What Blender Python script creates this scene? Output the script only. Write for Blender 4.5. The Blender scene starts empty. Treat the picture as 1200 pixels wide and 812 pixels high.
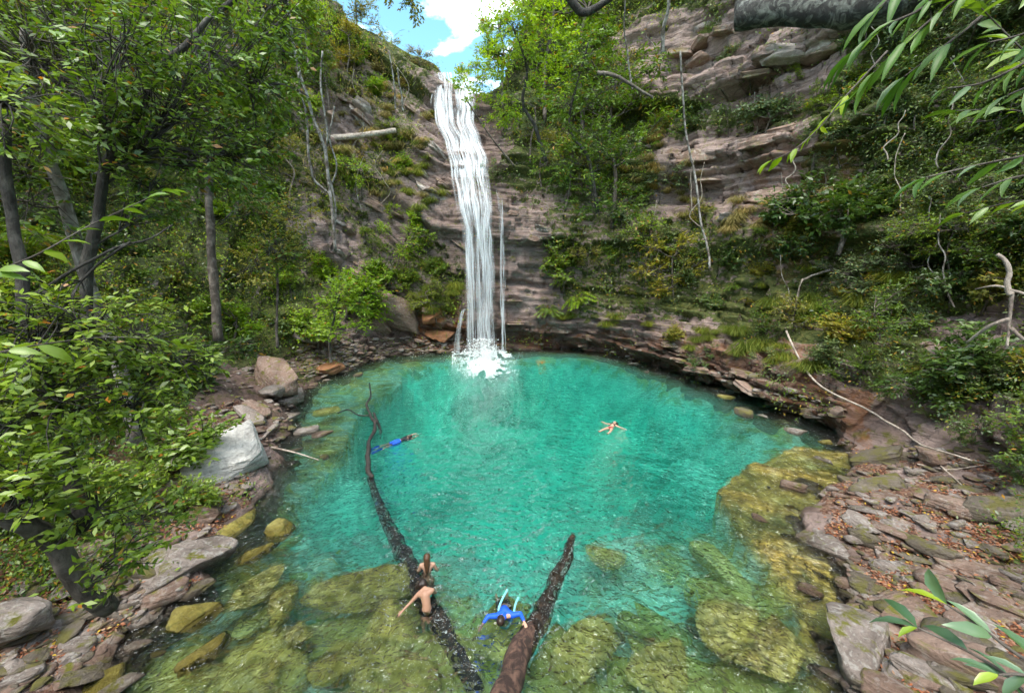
import bpy, math, random
import numpy as np
from mathutils import Vector, Matrix, Euler
from mathutils.bvhtree import BVHTree

# ------------------------------------------------------------------ camera, world, sun, exposure
SC = bpy.context.scene
COL = SC.collection
FPX, CAMH = 450.0, 8.2                       # focal length in photo pixels (1200 wide), eye height over the water
PITCH = math.atan(84 / FPX)
CP, SP = math.cos(PITCH), math.sin(PITCH)
cam_data = bpy.data.cameras.new('camera')
cam = bpy.data.objects.new('camera', cam_data)
COL.objects.link(cam)
cam_data.sensor_width = 36.0
cam_data.lens = 36.0 * FPX / 1200.0
cam_data.clip_start = 0.05
cam_data.clip_end = 2000
cam.location = (0, 0, CAMH)
cam.rotation_euler = (math.radians(90) - PITCH, 0, 0)
SC.camera = cam

SUN_EL, SUN_AZ = math.radians(66), math.radians(200)      # azimuth measured from +Y clockwise
world = bpy.data.worlds.new('World')
SC.world = world
world.use_nodes = True
wt = world.node_tree
wt.nodes.clear()
wo = wt.nodes.new('ShaderNodeOutputWorld')
bg = wt.nodes.new('ShaderNodeBackground')
sky = wt.nodes.new('ShaderNodeTexSky')
sky.sky_type = 'NISHITA'
sky.sun_disc = False
sky.sun_elevation = SUN_EL
sky.sun_rotation = SUN_AZ
sky.air_density = 1.0
sky.dust_density = 0.6
sky.ozone_density = 1.5
tc = wt.nodes.new('ShaderNodeTexCoord')
mp = wt.nodes.new('ShaderNodeMapping')
mp.inputs['Scale'].default_value = (1.0, 1.0, 2.6)
mp.inputs['Location'].default_value = (2.1, 1.7, 0.4)
nz = wt.nodes.new('ShaderNodeTexNoise')
nz.inputs['Scale'].default_value = 2.3
nz.inputs['Detail'].default_value = 8
nz.inputs['Roughness'].default_value = 0.58
nz.inputs['Distortion'].default_value = 0.4
cr = wt.nodes.new('ShaderNodeValToRGB')
cr.color_ramp.elements[0].position = 0.48
cr.color_ramp.elements[1].position = 0.72
cmul = wt.nodes.new('ShaderNodeMix'); cmul.data_type = 'RGBA'; cmul.blend_type = 'MIX'
hs = wt.nodes.new('ShaderNodeMix'); hs.data_type = 'RGBA'; hs.blend_type = 'MULTIPLY'; hs.inputs[0].default_value = 1.0
hs.inputs[7].default_value = (0.78, 1.08, 0.98, 1)
cmul.inputs[7].default_value = (17.0, 16.6, 16.0, 1)       # cloud radiance beside the physical sky's
wt.links.new(tc.outputs['Generated'], mp.inputs['Vector'])
wt.links.new(mp.outputs[0], nz.inputs['Vector'])
wt.links.new(nz.outputs[0], cr.inputs[0])
wt.links.new(cr.outputs[0], cmul.inputs[0])
wt.links.new(sky.outputs[0], hs.inputs[6])
wt.links.new(hs.outputs[2], cmul.inputs[6])
wt.links.new(cmul.outputs[2], bg.inputs[0])
bg.inputs[1].default_value = 0.14
wt.links.new(bg.outputs[0], wo.inputs[0])

sd = bpy.data.lights.new('sun', 'SUN')
sd.energy = 1.8
sd.angle = math.radians(32)
sd.color = (1.0, 0.93, 0.82)
sun = bpy.data.objects.new('sun', sd)
COL.objects.link(sun)
sdir = Vector((math.sin(SUN_AZ) * math.cos(SUN_EL), math.cos(SUN_AZ) * math.cos(SUN_EL), math.sin(SUN_EL)))
sun.rotation_euler = sdir.to_track_quat('Z', 'Y').to_euler()

vs = SC.view_settings
vs.view_transform = 'Standard'
vs.look = 'None'
vs.gamma = 1.0
vs.use_curve_mapping = False
vs.exposure = 1.75
cy = SC.cycles
cy.max_bounces = 8
cy.diffuse_bounces = 3
cy.glossy_bounces = 3
cy.transmission_bounces = 5
cy.transparent_max_bounces = 24
cy.volume_bounces = 0
cy.use_denoising = True
cy.sample_clamp_indirect = 16.0
cy.use_adaptive_sampling = True
cy.adaptive_threshold = 0.02

# ------------------------------------------------------------------ helpers
def ray(px, py):
    b = (406 - py) / FPX
    return ((px - 600) / FPX, CP + b * SP, -SP + b * CP)
def on_z(px, py, z=0.0):                      # photo pixel -> point on a level plane
    d = ray(px, py); t = (z - CAMH) / d[2]
    return np.array((d[0] * t, d[1] * t, z))
def on_y(px, py, y):                          # photo pixel -> point at a distance y
    d = ray(px, py); t = y / d[1]
    return np.array((d[0] * t, y, CAMH + d[2] * t))
def at_d(px, py, dist):
    d = np.array(ray(px, py)); d /= np.linalg.norm(d)
    return np.array((0, 0, CAMH)) + d * dist
def depth_of(p):
    return p[1] * CP - (p[2] - CAMH) * SP
def project(p):
    d = depth_of(p)
    return 600 + FPX * p[0] / d, 406 - FPX * (p[1] * SP + (p[2] - CAMH) * CP) / d

def h3(ix, iy, iz, seed):
    n = (ix * 374761393 + iy * 668265263 + iz * 2147483647 + seed * 1274126177) & 0xFFFFFFFF
    n = ((n ^ (n >> 13)) * 1274126177) & 0xFFFFFFFF
    n = n ^ (n >> 16)
    return (n & 0xFFFFFF) / float(0xFFFFFF)
def vnoise(p, seed=0):                        # value noise, -1..1
    p = np.asarray(p, float)
    f = np.floor(p); i = f.astype(np.int64); t = p - f
    t = t * t * (3 - 2 * t)
    x, y, z = i[..., 0], i[..., 1], i[..., 2]
    def L(a, b, w): return a + (b - a) * w
    c = [[[h3(x + a, y + b, z + d, seed) for d in (0, 1)] for b in (0, 1)] for a in (0, 1)]
    r = L(L(L(c[0][0][0], c[1][0][0], t[..., 0]), L(c[0][1][0], c[1][1][0], t[..., 0]), t[..., 1]),
          L(L(c[0][0][1], c[1][0][1], t[..., 0]), L(c[0][1][1], c[1][1][1], t[..., 0]), t[..., 1]), t[..., 2])
    return r * 2 - 1
def fbm(p, octv=4, seed=0, gain=0.5):
    s = 0; a = 1.0; p = np.asarray(p, float)
    for k in range(octv):
        s = s + a * vnoise(p * (2.03 ** k), seed + k * 17); a *= gain
    return s

def mesh_from(name, V, F, mats, smooth=False, mi=None):
    """V (n,3); F (m,k) array or a list of such arrays"""
    V = np.asarray(V, np.float32)
    Fs = F if isinstance(F, list) else [F]
    Fs = [np.asarray(f, np.int32) for f in Fs if len(f)]
    me = bpy.data.meshes.new(name)
    loops = np.concatenate([f.ravel() for f in Fs])
    tot = np.concatenate([np.full(len(f), f.shape[1], np.int32) for f in Fs])
    st = np.concatenate([[0], np.cumsum(tot)[:-1]]).astype(np.int32)
    me.vertices.add(len(V)); me.vertices.foreach_set('co', V.ravel())
    me.loops.add(len(loops)); me.loops.foreach_set('vertex_index', loops)
    me.polygons.add(len(tot)); me.polygons.foreach_set('loop_start', st)
    me.polygons.foreach_set('loop_total', tot)
    if smooth: me.polygons.foreach_set('use_smooth', np.ones(len(tot), bool))
    for m in (mats if isinstance(mats, (list, tuple)) else [mats]): me.materials.append(m)
    if mi is not None: me.polygons.foreach_set('material_index', np.asarray(mi, np.int32))
    me.update(calc_edges=True)
    return me
def obj(name, me, parent=None, loc=None):
    o = bpy.data.objects.new(name, me); COL.objects.link(o)
    if parent is not None: o.parent = parent
    if loc is not None: o.location = loc
    return o
def tag(o, label=None, cat=None, group=None, kind=None):
    if label: o['label'] = label
    if cat: o['category'] = cat
    if group: o['group'] = group
    if kind: o['kind'] = kind
    return o
def empty(name, loc=(0, 0, 0)):
    return obj(name, None, None, loc)

def tube(pts, rad, n=7, caps=True, wob=0.0, seed=0):
    """tube along a polyline: returns V, quads (+ cap fans as quads collapsed)"""
    P = np.asarray(pts, float); m = len(P)
    R = np.interp(np.linspace(0, 1, m), np.linspace(0, 1, len(rad)), rad) if np.ndim(rad) else np.full(m, rad)
    T = np.gradient(P, axis=0); T /= np.linalg.norm(T, axis=1)[:, None] + 1e-9
    ref = np.array((0.3, 0.2, 1.0)) if abs(T[:, 2]).mean() < 0.8 else np.array((1.0, 0.2, 0.1))
    A = np.cross(T, ref); A /= np.linalg.norm(A, axis=1)[:, None] + 1e-9
    B = np.cross(T, A)
    th = np.linspace(0, 2 * math.pi, n, endpoint=False)
    C = P[:, None] + R[:, None, None] * (np.cos(th)[None, :, None] * A[:, None] + np.sin(th)[None, :, None] * B[:, None])
    if wob:
        q = C.reshape(-1, 3)
        d = (C - P[:, None]).reshape(-1, 3)
        q = q + d * (wob * fbm(q * (0.5 / max(R.mean(), 1e-3)), 3, seed))[:, None]
        C = q.reshape(m, n, 3)
    V = C.reshape(-1, 3)
    i = np.arange(m - 1)[:, None] * n; j = np.arange(n)[None]; j2 = (j + 1) % n
    F = np.stack([i + j, i + j2, i + n + j2, i + n + j], -1).reshape(-1, 4)
    if caps:
        V = np.vstack([V, P[0], P[-1]]); a = m * n
        c0 = np.stack([np.full(n, a), (np.arange(n) + 1) % n, np.arange(n), np.full(n, a)], -1)[:, :3]
        e = (m - 1) * n
        c1 = np.stack([np.full(n, a + 1), e + np.arange(n), e + (np.arange(n) + 1) % n], -1)
        return V, F, np.vstack([c0, c1])
    return V, F, np.zeros((0, 3), int)
class Bag:                                    # gathers shapes that end as ONE mesh
    def __init__(s): s.V = []; s.Q = []; s.T = []; s.n = 0
    def add(s, V, Q=None, T=None):
        s.V.append(np.asarray(V, float))
        if Q is not None and len(Q): s.Q.append(np.asarray(Q) + s.n)
        if T is not None and len(T): s.T.append(np.asarray(T) + s.n)
        s.n += len(V)
    def tube(s, *a, **k): s.add(*tube(*a, **k))
    def mesh(s, name, mat, smooth=True, origin=None):
        V = np.vstack(s.V)
        if origin is not None: V = V - np.asarray(origin)
        F = []
        if s.Q: F.append(np.vstack(s.Q))
        if s.T: F.append(np.vstack(s.T))
        return mesh_from(name, V, F, mat, smooth)
def curve(pts, n, jit=0.0, seed=0):           # Catmull-Rom through points
    P = np.asarray(pts, float); k = len(P)
    t = np.linspace(0, k - 1, n); i = np.clip(t.astype(int), 0, k - 2); f = (t - i)[:, None]
    g = lambda j: P[np.clip(j, 0, k - 1)]
    a, b, c, d = g(i - 1), g(i), g(i + 1), g(i + 2)
    r = 0.5 * (2 * b + (c - a) * f + (2 * a - 5 * b + 4 * c - d) * f ** 2 + (3 * b - a - 3 * c + d) * f ** 3)
    if jit:
        w = np.stack([vnoise(np.stack([t * 1.7 + 9 * q, t * 0 + seed, t * 0], -1), seed + q) for q in range(3)], -1)
        r = r + w * jit * np.minimum(1, t * 2)[:, None]
    return r
def unit(v): return v / (np.linalg.norm(v, axis=-1, keepdims=True) + 1e-9)

RHOMB = (np.array([(0, 0, 0), (.45, -.5, .04), (1, 0, -.06), (.45, .5, .04)]), np.array([(0, 1, 2, 3)]), 4)
LANCE = (np.array([(0, 0, 0), (.22, -.36, .05), (.22, 0, .0), (.22, .36, .05), (.55, -.5, .02), (.55, 0, -.05), (.55, .5, .02),
                   (.82, -.28, -.10), (.82, 0, -.15), (.82, .28, -.10), (1.0, 0, -.26)]),
         (np.array([(1, 4, 5, 2), (2, 5, 6, 3), (4, 7, 8, 5), (5, 8, 9, 6)]), np.array([(0, 1, 2), (0, 2, 3), (7, 10, 8), (8, 10, 9)])), 0)
def leaves(C, D, N, L, W, shape=RHOMB):
    """one leaf per row: base C, direction D, facing N, length L, width W -> V, Q, T"""
    D = unit(D); S = unit(np.cross(N, D)); U = np.cross(D, S)
    L = np.broadcast_to(L, (len(C),)); W = np.broadcast_to(W, (len(C),))
    T = shape[0]; k = len(T)
    V = C[:, None] + (L[:, None, None] * T[None, :, :1]) * D[:, None] + (W[:, None, None] * T[None, :, 1:2]) * S[:, None] \
        + (L[:, None, None] * T[None, :, 2:]) * U[:, None]
    off = (np.arange(len(C)) * k)[:, None, None]
    if shape is RHOMB: return V.reshape(-1, 3), (shape[1][None] + off).reshape(-1, 4), None
    return V.reshape(-1, 3), (shape[1][0][None] + off).reshape(-1, 4), (shape[1][1][None] + off).reshape(-1, 3)

# ------------------------------------------------------------------ materials
class N:
    def __init__(s, name):
        s.m = bpy.data.materials.new(name); s.m.use_nodes = True; s.t = s.m.node_tree; s.t.nodes.clear()
        s.out = s.t.nodes.new('ShaderNodeOutputMaterial')
    def n(s, kind, **k):
        x = s.t.nodes.new('ShaderNode' + kind)
        for a, v in k.items():
            if a.startswith('i_'):
                key = a[2:]; key = int(key) if key.isdigit() else key.replace('_', ' ')
                s.put(x.inputs[key], v)
            else: setattr(x, a, v)
        return x
    def put(s, inp, v):
        if hasattr(v, 'is_output') and v.is_output: s.t.links.new(v, inp)
        else: inp.default_value = v
    def noise(s, vec, scale, detail=4, rough=0.55, dist=0.0):
        return s.n('TexNoise', i_Vector=vec, i_Scale=scale, i_Detail=detail, i_Roughness=rough, i_Distortion=dist).outputs[0]
    def ramp(s, fac, stops, interp='LINEAR'):
        r = s.n('ValToRGB', i_0=fac); cr = r.color_ramp; cr.interpolation = interp
        while len(cr.elements) < len(stops): cr.elements.new(0.5)
        for e, (p, c) in zip(cr.elements, stops):
            e.position = p; e.color = (c, c, c, 1) if not np.ndim(c) else tuple(c) + (1,)
        return r.outputs[0]
    def mix(s, f, a, b, mode='MIX'):
        x = s.n('Mix', data_type='RGBA', blend_type=mode)
        s.put(x.inputs[0], f)
        for i, v in ((6, a), (7, b)):
            if isinstance(v, tuple) and len(v) == 3: v = v + (1,)
            s.put(x.inputs[i], v)
        return x.outputs[2]
    def math(s, op, a, b=0.0, clamp=False):
        x = s.n('Math', operation=op, use_clamp=clamp); s.put(x.inputs[0], a); s.put(x.inputs[1], b); return x.outputs[0]
    def done(s, sh, vol=None):
        s.t.links.new(sh, s.out.inputs[0])
        if vol: s.t.links.new(vol, s.out.inputs[1])
        return s.m
    def coords(s, scale=(1, 1, 1), rot=(0, 0, 0), world=True, rnd=False):
        v = s.n('NewGeometry').outputs['Position'] if world else s.n('TexCoord').outputs['Object']
        if rnd:
            oi = s.n('ObjectInfo').outputs['Random']
            add = s.n('VectorMath', operation='ADD'); s.put(add.inputs[0], v)
            cmb = s.n('CombineXYZ', i_0=s.math('MULTIPLY', oi, 37.0), i_1=s.math('MULTIPLY', oi, 91.0), i_2=s.math('MULTIPLY', oi, 13.0))
            s.put(add.inputs[1], cmb.outputs[0]); v = add.outputs[0]
        return s.n('Mapping', i_Vector=v, i_Scale=scale, i_Rotation=rot).outputs[0]

def rock_material(name, cols, world=True, moss=0.0, mosscol=(0.10, 0.095, 0.012), beds=(0.2, 0.1, 0), scale=1.0, rough=0.8, terrain=False, wet=False, bump=0.95, lichen=0.0):
    n = N(name)
    base = n.coords((scale,) * 3, beds, world, not world)
    bed = n.coords((0.35 * scale, 0.35 * scale, 4.5 * scale), beds, world, not world)
    big = n.noise(base, 0.5, 6, 0.6, 0.6)
    lay = n.noise(bed, 1.1, 8, 0.68, 0.3)
    fine = n.noise(base, 7, 8, 0.72)
    c = n.ramp(big, [(0.30, cols[0]), (0.5, cols[1]), (0.70, cols[2])])
    c2 = n.ramp(lay, [(0.28, cols[3]), (0.52, cols[1]), (0.72, cols[2])])
    c = n.mix(0.55, c, c2)
    c = n.mix(0.65, c, n.ramp(fine, [(0.25, 0.35), (0.5, 0.95), (0.75, 1.35)]), 'MULTIPLY')
    crk = n.n('TexVoronoi', feature='DISTANCE_TO_EDGE', i_Vector=n.mix(0.35, n.coords((0.5 * scale, 0.5 * scale, 2.0 * scale), beds, world, not world), n.n('TexNoise', i_Vector=base, i_Scale=1.4, i_Detail=4).outputs[1], 'ADD'), i_Scale=0.8, i_Randomness=1.0).outputs[0]
    crk = n.ramp(crk, [(0.0, 0.0), (0.05, 1.0)])
    c = n.mix(n.math('MULTIPLY', n.math('SUBTRACT', 1.0, crk), 0.4 if terrain else 0.22), c, tuple(0.4 * x for x in cols[3]))
    geo = n.n('NewGeometry')
    nzz = n.n('SeparateXYZ', i_0=geo.outputs['Normal']).outputs[2]
    posz = n.n('SeparateXYZ', i_0=geo.outputs['Position']).outputs[2]
    if lichen:
        li = n.noise(base, 3.2, 8, 0.7, 0.8)
        c = n.mix(n.math('MULTIPLY', n.ramp(li, [(0.52, 0.0), (0.60, 1.0)]), lichen), c, (0.62, 0.60, 0.55))
    if moss:
        ms = n.noise(base, 1.6, 7, 0.65, 0.5)
        f = n.math('MULTIPLY', n.ramp(ms, [(0.60 - 0.25 * moss, 0.0), (0.70 - 0.22 * moss, 1.0)]), n.ramp(nzz, [(0.0, 0.35), (0.5, 1.0)]))
        mc = n.mix(n.noise(base, 9, 4, 0.6), mosscol, tuple(x * 1.9 for x in mosscol))
        c = n.mix(f, c, mc)
    if terrain:
        a = n.n('Attribute', attribute_name='veg').outputs['Fac']
        brk = n.noise(base, 2.2, 7, 0.7)
        f = n.math('ADD', a, n.math('MULTIPLY', n.math('SUBTRACT', brk, 0.5), 1.6))
        f = n.ramp(f, [(0.42, 0.0), (0.62, 1.0)])
        soil = n.ramp(n.noise(base, 3.5, 8, 0.7), [(0.3, (0.03, 0.035, 0.010)), (0.5, (0.06, 0.075, 0.014)), (0.62, (0.11, 0.105, 0.028)), (0.75, (0.16, 0.11, 0.05))])
        c = n.mix(f, c, soil)
        a2 = n.n('Attribute', attribute_name='litter').outputs['Fac']
        lt = n.n('TexVoronoi', i_Vector=n.coords((1, 1, 1), (0, 0, 0.4)), i_Scale=16.0).outputs['Color']
        ltc = n.ramp(n.n('SeparateColor', i_0=lt).outputs[0], [(0.0, (0.05, 0.025, 0.015)), (0.4, (0.11, 0.05, 0.032)), (0.7, (0.18, 0.09, 0.055)), (1.0, (0.24, 0.16, 0.11))])
        f2 = n.math('ADD', a2, n.math('MULTIPLY', n.math('SUBTRACT', n.noise(base, 1.3, 6, 0.65), 0.5), 2.2))
        c = n.mix(n.ramp(f2, [(0.5, 0.0), (0.62, 1.0)]), c, ltc)
        a3 = n.n('Attribute', attribute_name='rust').outputs['Fac']
        c = n.mix(n.math('MULTIPLY', a3, n.ramp(n.noise(base, 1.1, 6, 0.65, 0.5), [(0.38, 0.0), (0.6, 1.0)])), c, (0.20, 0.075, 0.02))
        a4 = n.n('Attribute', attribute_name='damp').outputs['Fac']
        c = n.mix(a4, c, n.mix(1.0, c, (0.42, 0.36, 0.32), 'MULTIPLY'))
    hgt = n.math('ADD', n.math('MULTIPLY', lay, 1.0), n.math('ADD', n.math('MULTIPLY', fine, 0.45), n.math('ADD', n.math('MULTIPLY', crk, 0.10), n.math('MULTIPLY', big, 0.4))))
    b = n.n('Bump', i_Strength=bump, i_Distance=0.25, i_Height=hgt).outputs[0]
    # a rim just above the water line is wet on every stone: darker and glossier
    w = n.ramp(n.math('ADD', posz, n.math('MULTIPLY', n.math('SUBTRACT', n.noise(base, 1.5, 4), 0.5), 0.35)), [(0.05, 1.0), (0.22, 0.0)])
    w = n.math('MULTIPLY', w, n.n('MapRange', i_0=posz, i_1=-0.16, i_2=-0.06).outputs[0])
    c = n.mix(w, c, n.mix(1.0, c, (0.5, 0.47, 0.42), 'MULTIPLY'))
    rg = n.math('SUBTRACT', rough, n.math('MULTIPLY', w, 0.45))
    p = n.n('BsdfPrincipled', i_Base_Color=c, i_Roughness=rg, i_Normal=b)
    p.inputs['Specular IOR Level'].default_value = 0.35
    return n.done(p.outputs[0])

def leaf_material(name, cols, trans=0.35, rough=0.45, spec=0.4, yellow=0.03, ycol=(0.30, 0.16, 0.02)):
    n = N(name)
    r = n.n('NewGeometry').outputs['Random Per Island']
    oi = n.n('ObjectInfo').outputs['Random']
    k = len(cols)
    c = n.ramp(r, [(i / (k - 1) * (1 - yellow - 0.02), cc) for i, cc in enumerate(cols)] + ([(1 - yellow, ycol)] if yellow else []))
    c = n.mix(1.0, c, n.ramp(oi, [(0.0, (0.72, 0.80, 0.7)), (0.5, (1.0, 1.0, 1.0)), (1.0, (1.35, 1.22, 0.9))]), 'MULTIPLY')
    p = n.n('BsdfPrincipled', i_Base_Color=c, i_Roughness=rough)
    p.inputs['Specular IOR Level'].default_value = spec
    tr = n.n('BsdfTranslucent', i_Color=n.mix(1.0, c, (1.25, 1.3, 0.5), 'MULTIPLY'))
    ms = n.n('MixShader', i_0=trans, i_1=p.outputs[0], i_2=tr.outputs[0])
    return n.done(ms.outputs[0])

def plain(name, col, rough=0.6, var=0.3, scale=6, bump=0.0, stretch=(1, 1, 1), spec=0.4, col2=None):
    n = N(name)
    v = n.coords(stretch, world=False)
    f = n.noise(v, scale, 6, 0.65)
    c = n.ramp(f, [(0.3, tuple(x * (1 - var) for x in (col2 or col))), (0.7, tuple(min(1, x * (1 + var)) for x in col))])
    p = n.n('BsdfPrincipled', i_Base_Color=c, i_Roughness=rough)
    p.inputs['Specular IOR Level'].default_value = spec
    if bump: n.put(p.inputs['Normal'], n.n('Bump', i_Strength=bump, i_Distance=0.03, i_Height=f).outputs[0])
    return n.done(p.outputs[0])
def bark_material(name, dark, light, patch=0.5, scale=3.0, grain=(1, 1, 0.35)):
    n = N(name)
    v = n.coords(grain, world=True)
    a = n.noise(v, scale * 3, 8, 0.7)
    b = n.noise(n.coords(), scale, 5, 0.6, 1.0)
    c = n.mix(n.ramp(b, [(patch - .06, 0.0), (patch + 0.16, 1.0)]), dark, light)
    c = n.mix(0.7, c, n.ramp(a, [(0.3, 0.45), (0.7, 1.3)]), 'MULTIPLY')
    p = n.n('BsdfPrincipled', i_Base_Color=c, i_Roughness=0.85, i_Normal=n.n('Bump', i_Strength=0.9, i_Distance=0.06, i_Height=a).outputs[0])
    return n.done(p.outputs[0])

M = {}
M['terrain'] = rock_material('canyon_rock', [(0.115, 0.07, 0.055), (0.255, 0.18, 0.155), (0.42, 0.325, 0.295), (0.06, 0.034, 0.027)], terrain=True, moss=0.22, mosscol=(0.085, 0.08, 0.018), bump=1.0, beds=(0.12, 0.22, 0))
M['grey_rock'] = rock_material('grey_boulder', [(0.15, 0.118, 0.10), (0.28, 0.225, 0.195), (0.42, 0.355, 0.32), (0.075, 0.055, 0.045)], world=False, moss=0.25, scale=1.6, lichen=0.35)
M['pink_rock'] = rock_material('brown_pink_boulder', [(0.12, 0.072, 0.052), (0.23, 0.148, 0.112), (0.35, 0.25, 0.20), (0.055, 0.032, 0.024)], world=False, moss=0.3, scale=1.4, lichen=0.2)
M['mossy_rock'] = rock_material('mossy_boulder', [(0.08, 0.065, 0.045), (0.15, 0.12, 0.09), (0.25, 0.21, 0.175), (0.04, 0.03, 0.02)], world=False, moss=0.55, mosscol=(0.09, 0.08, 0.022), scale=1.4)
M['white_rock'] = rock_material('white_boulder', [(0.36, 0.335, 0.31), (0.60, 0.57, 0.53), (0.74, 0.71, 0.67), (0.18, 0.16, 0.15)], world=False, moss=0.0, scale=1.2, lichen=0.5)
M['algae_rock'] = rock_material('algae_boulder', [(0.14, 0.115, 0.03), (0.32, 0.27, 0.06), (0.48, 0.42, 0.18), (0.06, 0.045, 0.015)], world=False, moss=0.25, mosscol=(0.11, 0.11, 0.025), scale=1.5, rough=0.6)
M['algae_deep'] = rock_material('algae_slab_underwater', [(0.34, 0.31, 0.08), (0.62, 0.54, 0.13), (0.78, 0.72, 0.38), (0.18, 0.15, 0.05)], world=False, moss=0.12, mosscol=(0.18, 0.19, 0.04), scale=1.5)
M['rust_rock'] = rock_material('rusty_boulder', [(0.17, 0.07, 0.03), (0.28, 0.12, 0.05), (0.36, 0.21, 0.14), (0.07, 0.03, 0.02)], world=False, moss=0.1, scale=1.5)
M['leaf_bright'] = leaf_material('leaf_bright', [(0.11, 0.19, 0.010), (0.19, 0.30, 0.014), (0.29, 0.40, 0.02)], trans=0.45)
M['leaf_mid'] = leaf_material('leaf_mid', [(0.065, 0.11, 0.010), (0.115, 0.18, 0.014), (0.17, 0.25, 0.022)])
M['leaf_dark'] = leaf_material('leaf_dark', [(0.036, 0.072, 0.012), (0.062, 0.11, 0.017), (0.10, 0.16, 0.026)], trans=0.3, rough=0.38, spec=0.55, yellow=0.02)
M['leaf_olive'] = leaf_material('leaf_olive', [(0.10, 0.11, 0.012), (0.17, 0.17, 0.02), (0.27, 0.25, 0.035)], yellow=0.06)
M['leaf_grey'] = leaf_material('leaf_grey', [(0.06, 0.095, 0.035), (0.10, 0.145, 0.055), (0.16, 0.21, 0.09)], trans=0.25)
M['leaf_gloss'] = leaf_material('leaf_gloss', [(0.055, 0.105, 0.010), (0.105, 0.18, 0.014), (0.17, 0.26, 0.02), (0.20, 0.27, 0.07)], trans=0.35, rough=0.38, spec=0.55, yellow=0.012, ycol=(0.32, 0.13, 0.02))
M['grass_dry'] = leaf_material('grass_dry', [(0.16, 0.12, 0.04), (0.26, 0.20, 0.07), (0.38, 0.30, 0.13)], trans=0.3, rough=0.7, spec=0.1, yellow=0.0)
M['grass_green'] = leaf_material('grass_green', [(0.07, 0.10, 0.015), (0.13, 0.17, 0.02), (0.24, 0.24, 0.04)], trans=0.35, rough=0.6, spec=0.2, yellow=0.0)
M['litter'] = leaf_material('litter_leaf', [(0.08, 0.03, 0.018), (0.18, 0.065, 0.035), (0.30, 0.105, 0.05), (0.36, 0.17, 0.10), (0.30, 0.22, 0.16)], trans=0.1, rough=0.7, spec=0.2, yellow=0.04, ycol=(0.5, 0.32, 0.04))
M['bark_dark'] = bark_material('bark_dark', (0.035, 0.028, 0.022), (0.13, 0.115, 0.095), 0.55)
M['bark_pale'] = bark_material('bark_pale', (0.11, 0.085, 0.065), (0.42, 0.38, 0.34), 0.47)
M['bark_mid'] = bark_material('bark_mid', (0.06, 0.045, 0.033), (0.19, 0.155, 0.125), 0.5)
M['bark_red'] = bark_material('bark_wet_brown', (0.035, 0.017, 0.012), (0.15, 0.08, 0.055), 0.5, 5, (1, .12, .6))
M['dead_wood'] = bark_material('dead_wood', (0.20, 0.15, 0.12), (0.46, 0.38, 0.31), 0.42)
M['black_wood'] = bark_material('soaked_wood', (0.022, 0.018, 0.016), (0.075, 0.055, 0.045), 0.5)
M['mossy_bark'] = bark_material('mossy_bark', (0.04, 0.037, 0.032), (0.26, 0.27, 0.23), 0.53, 8)

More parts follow.
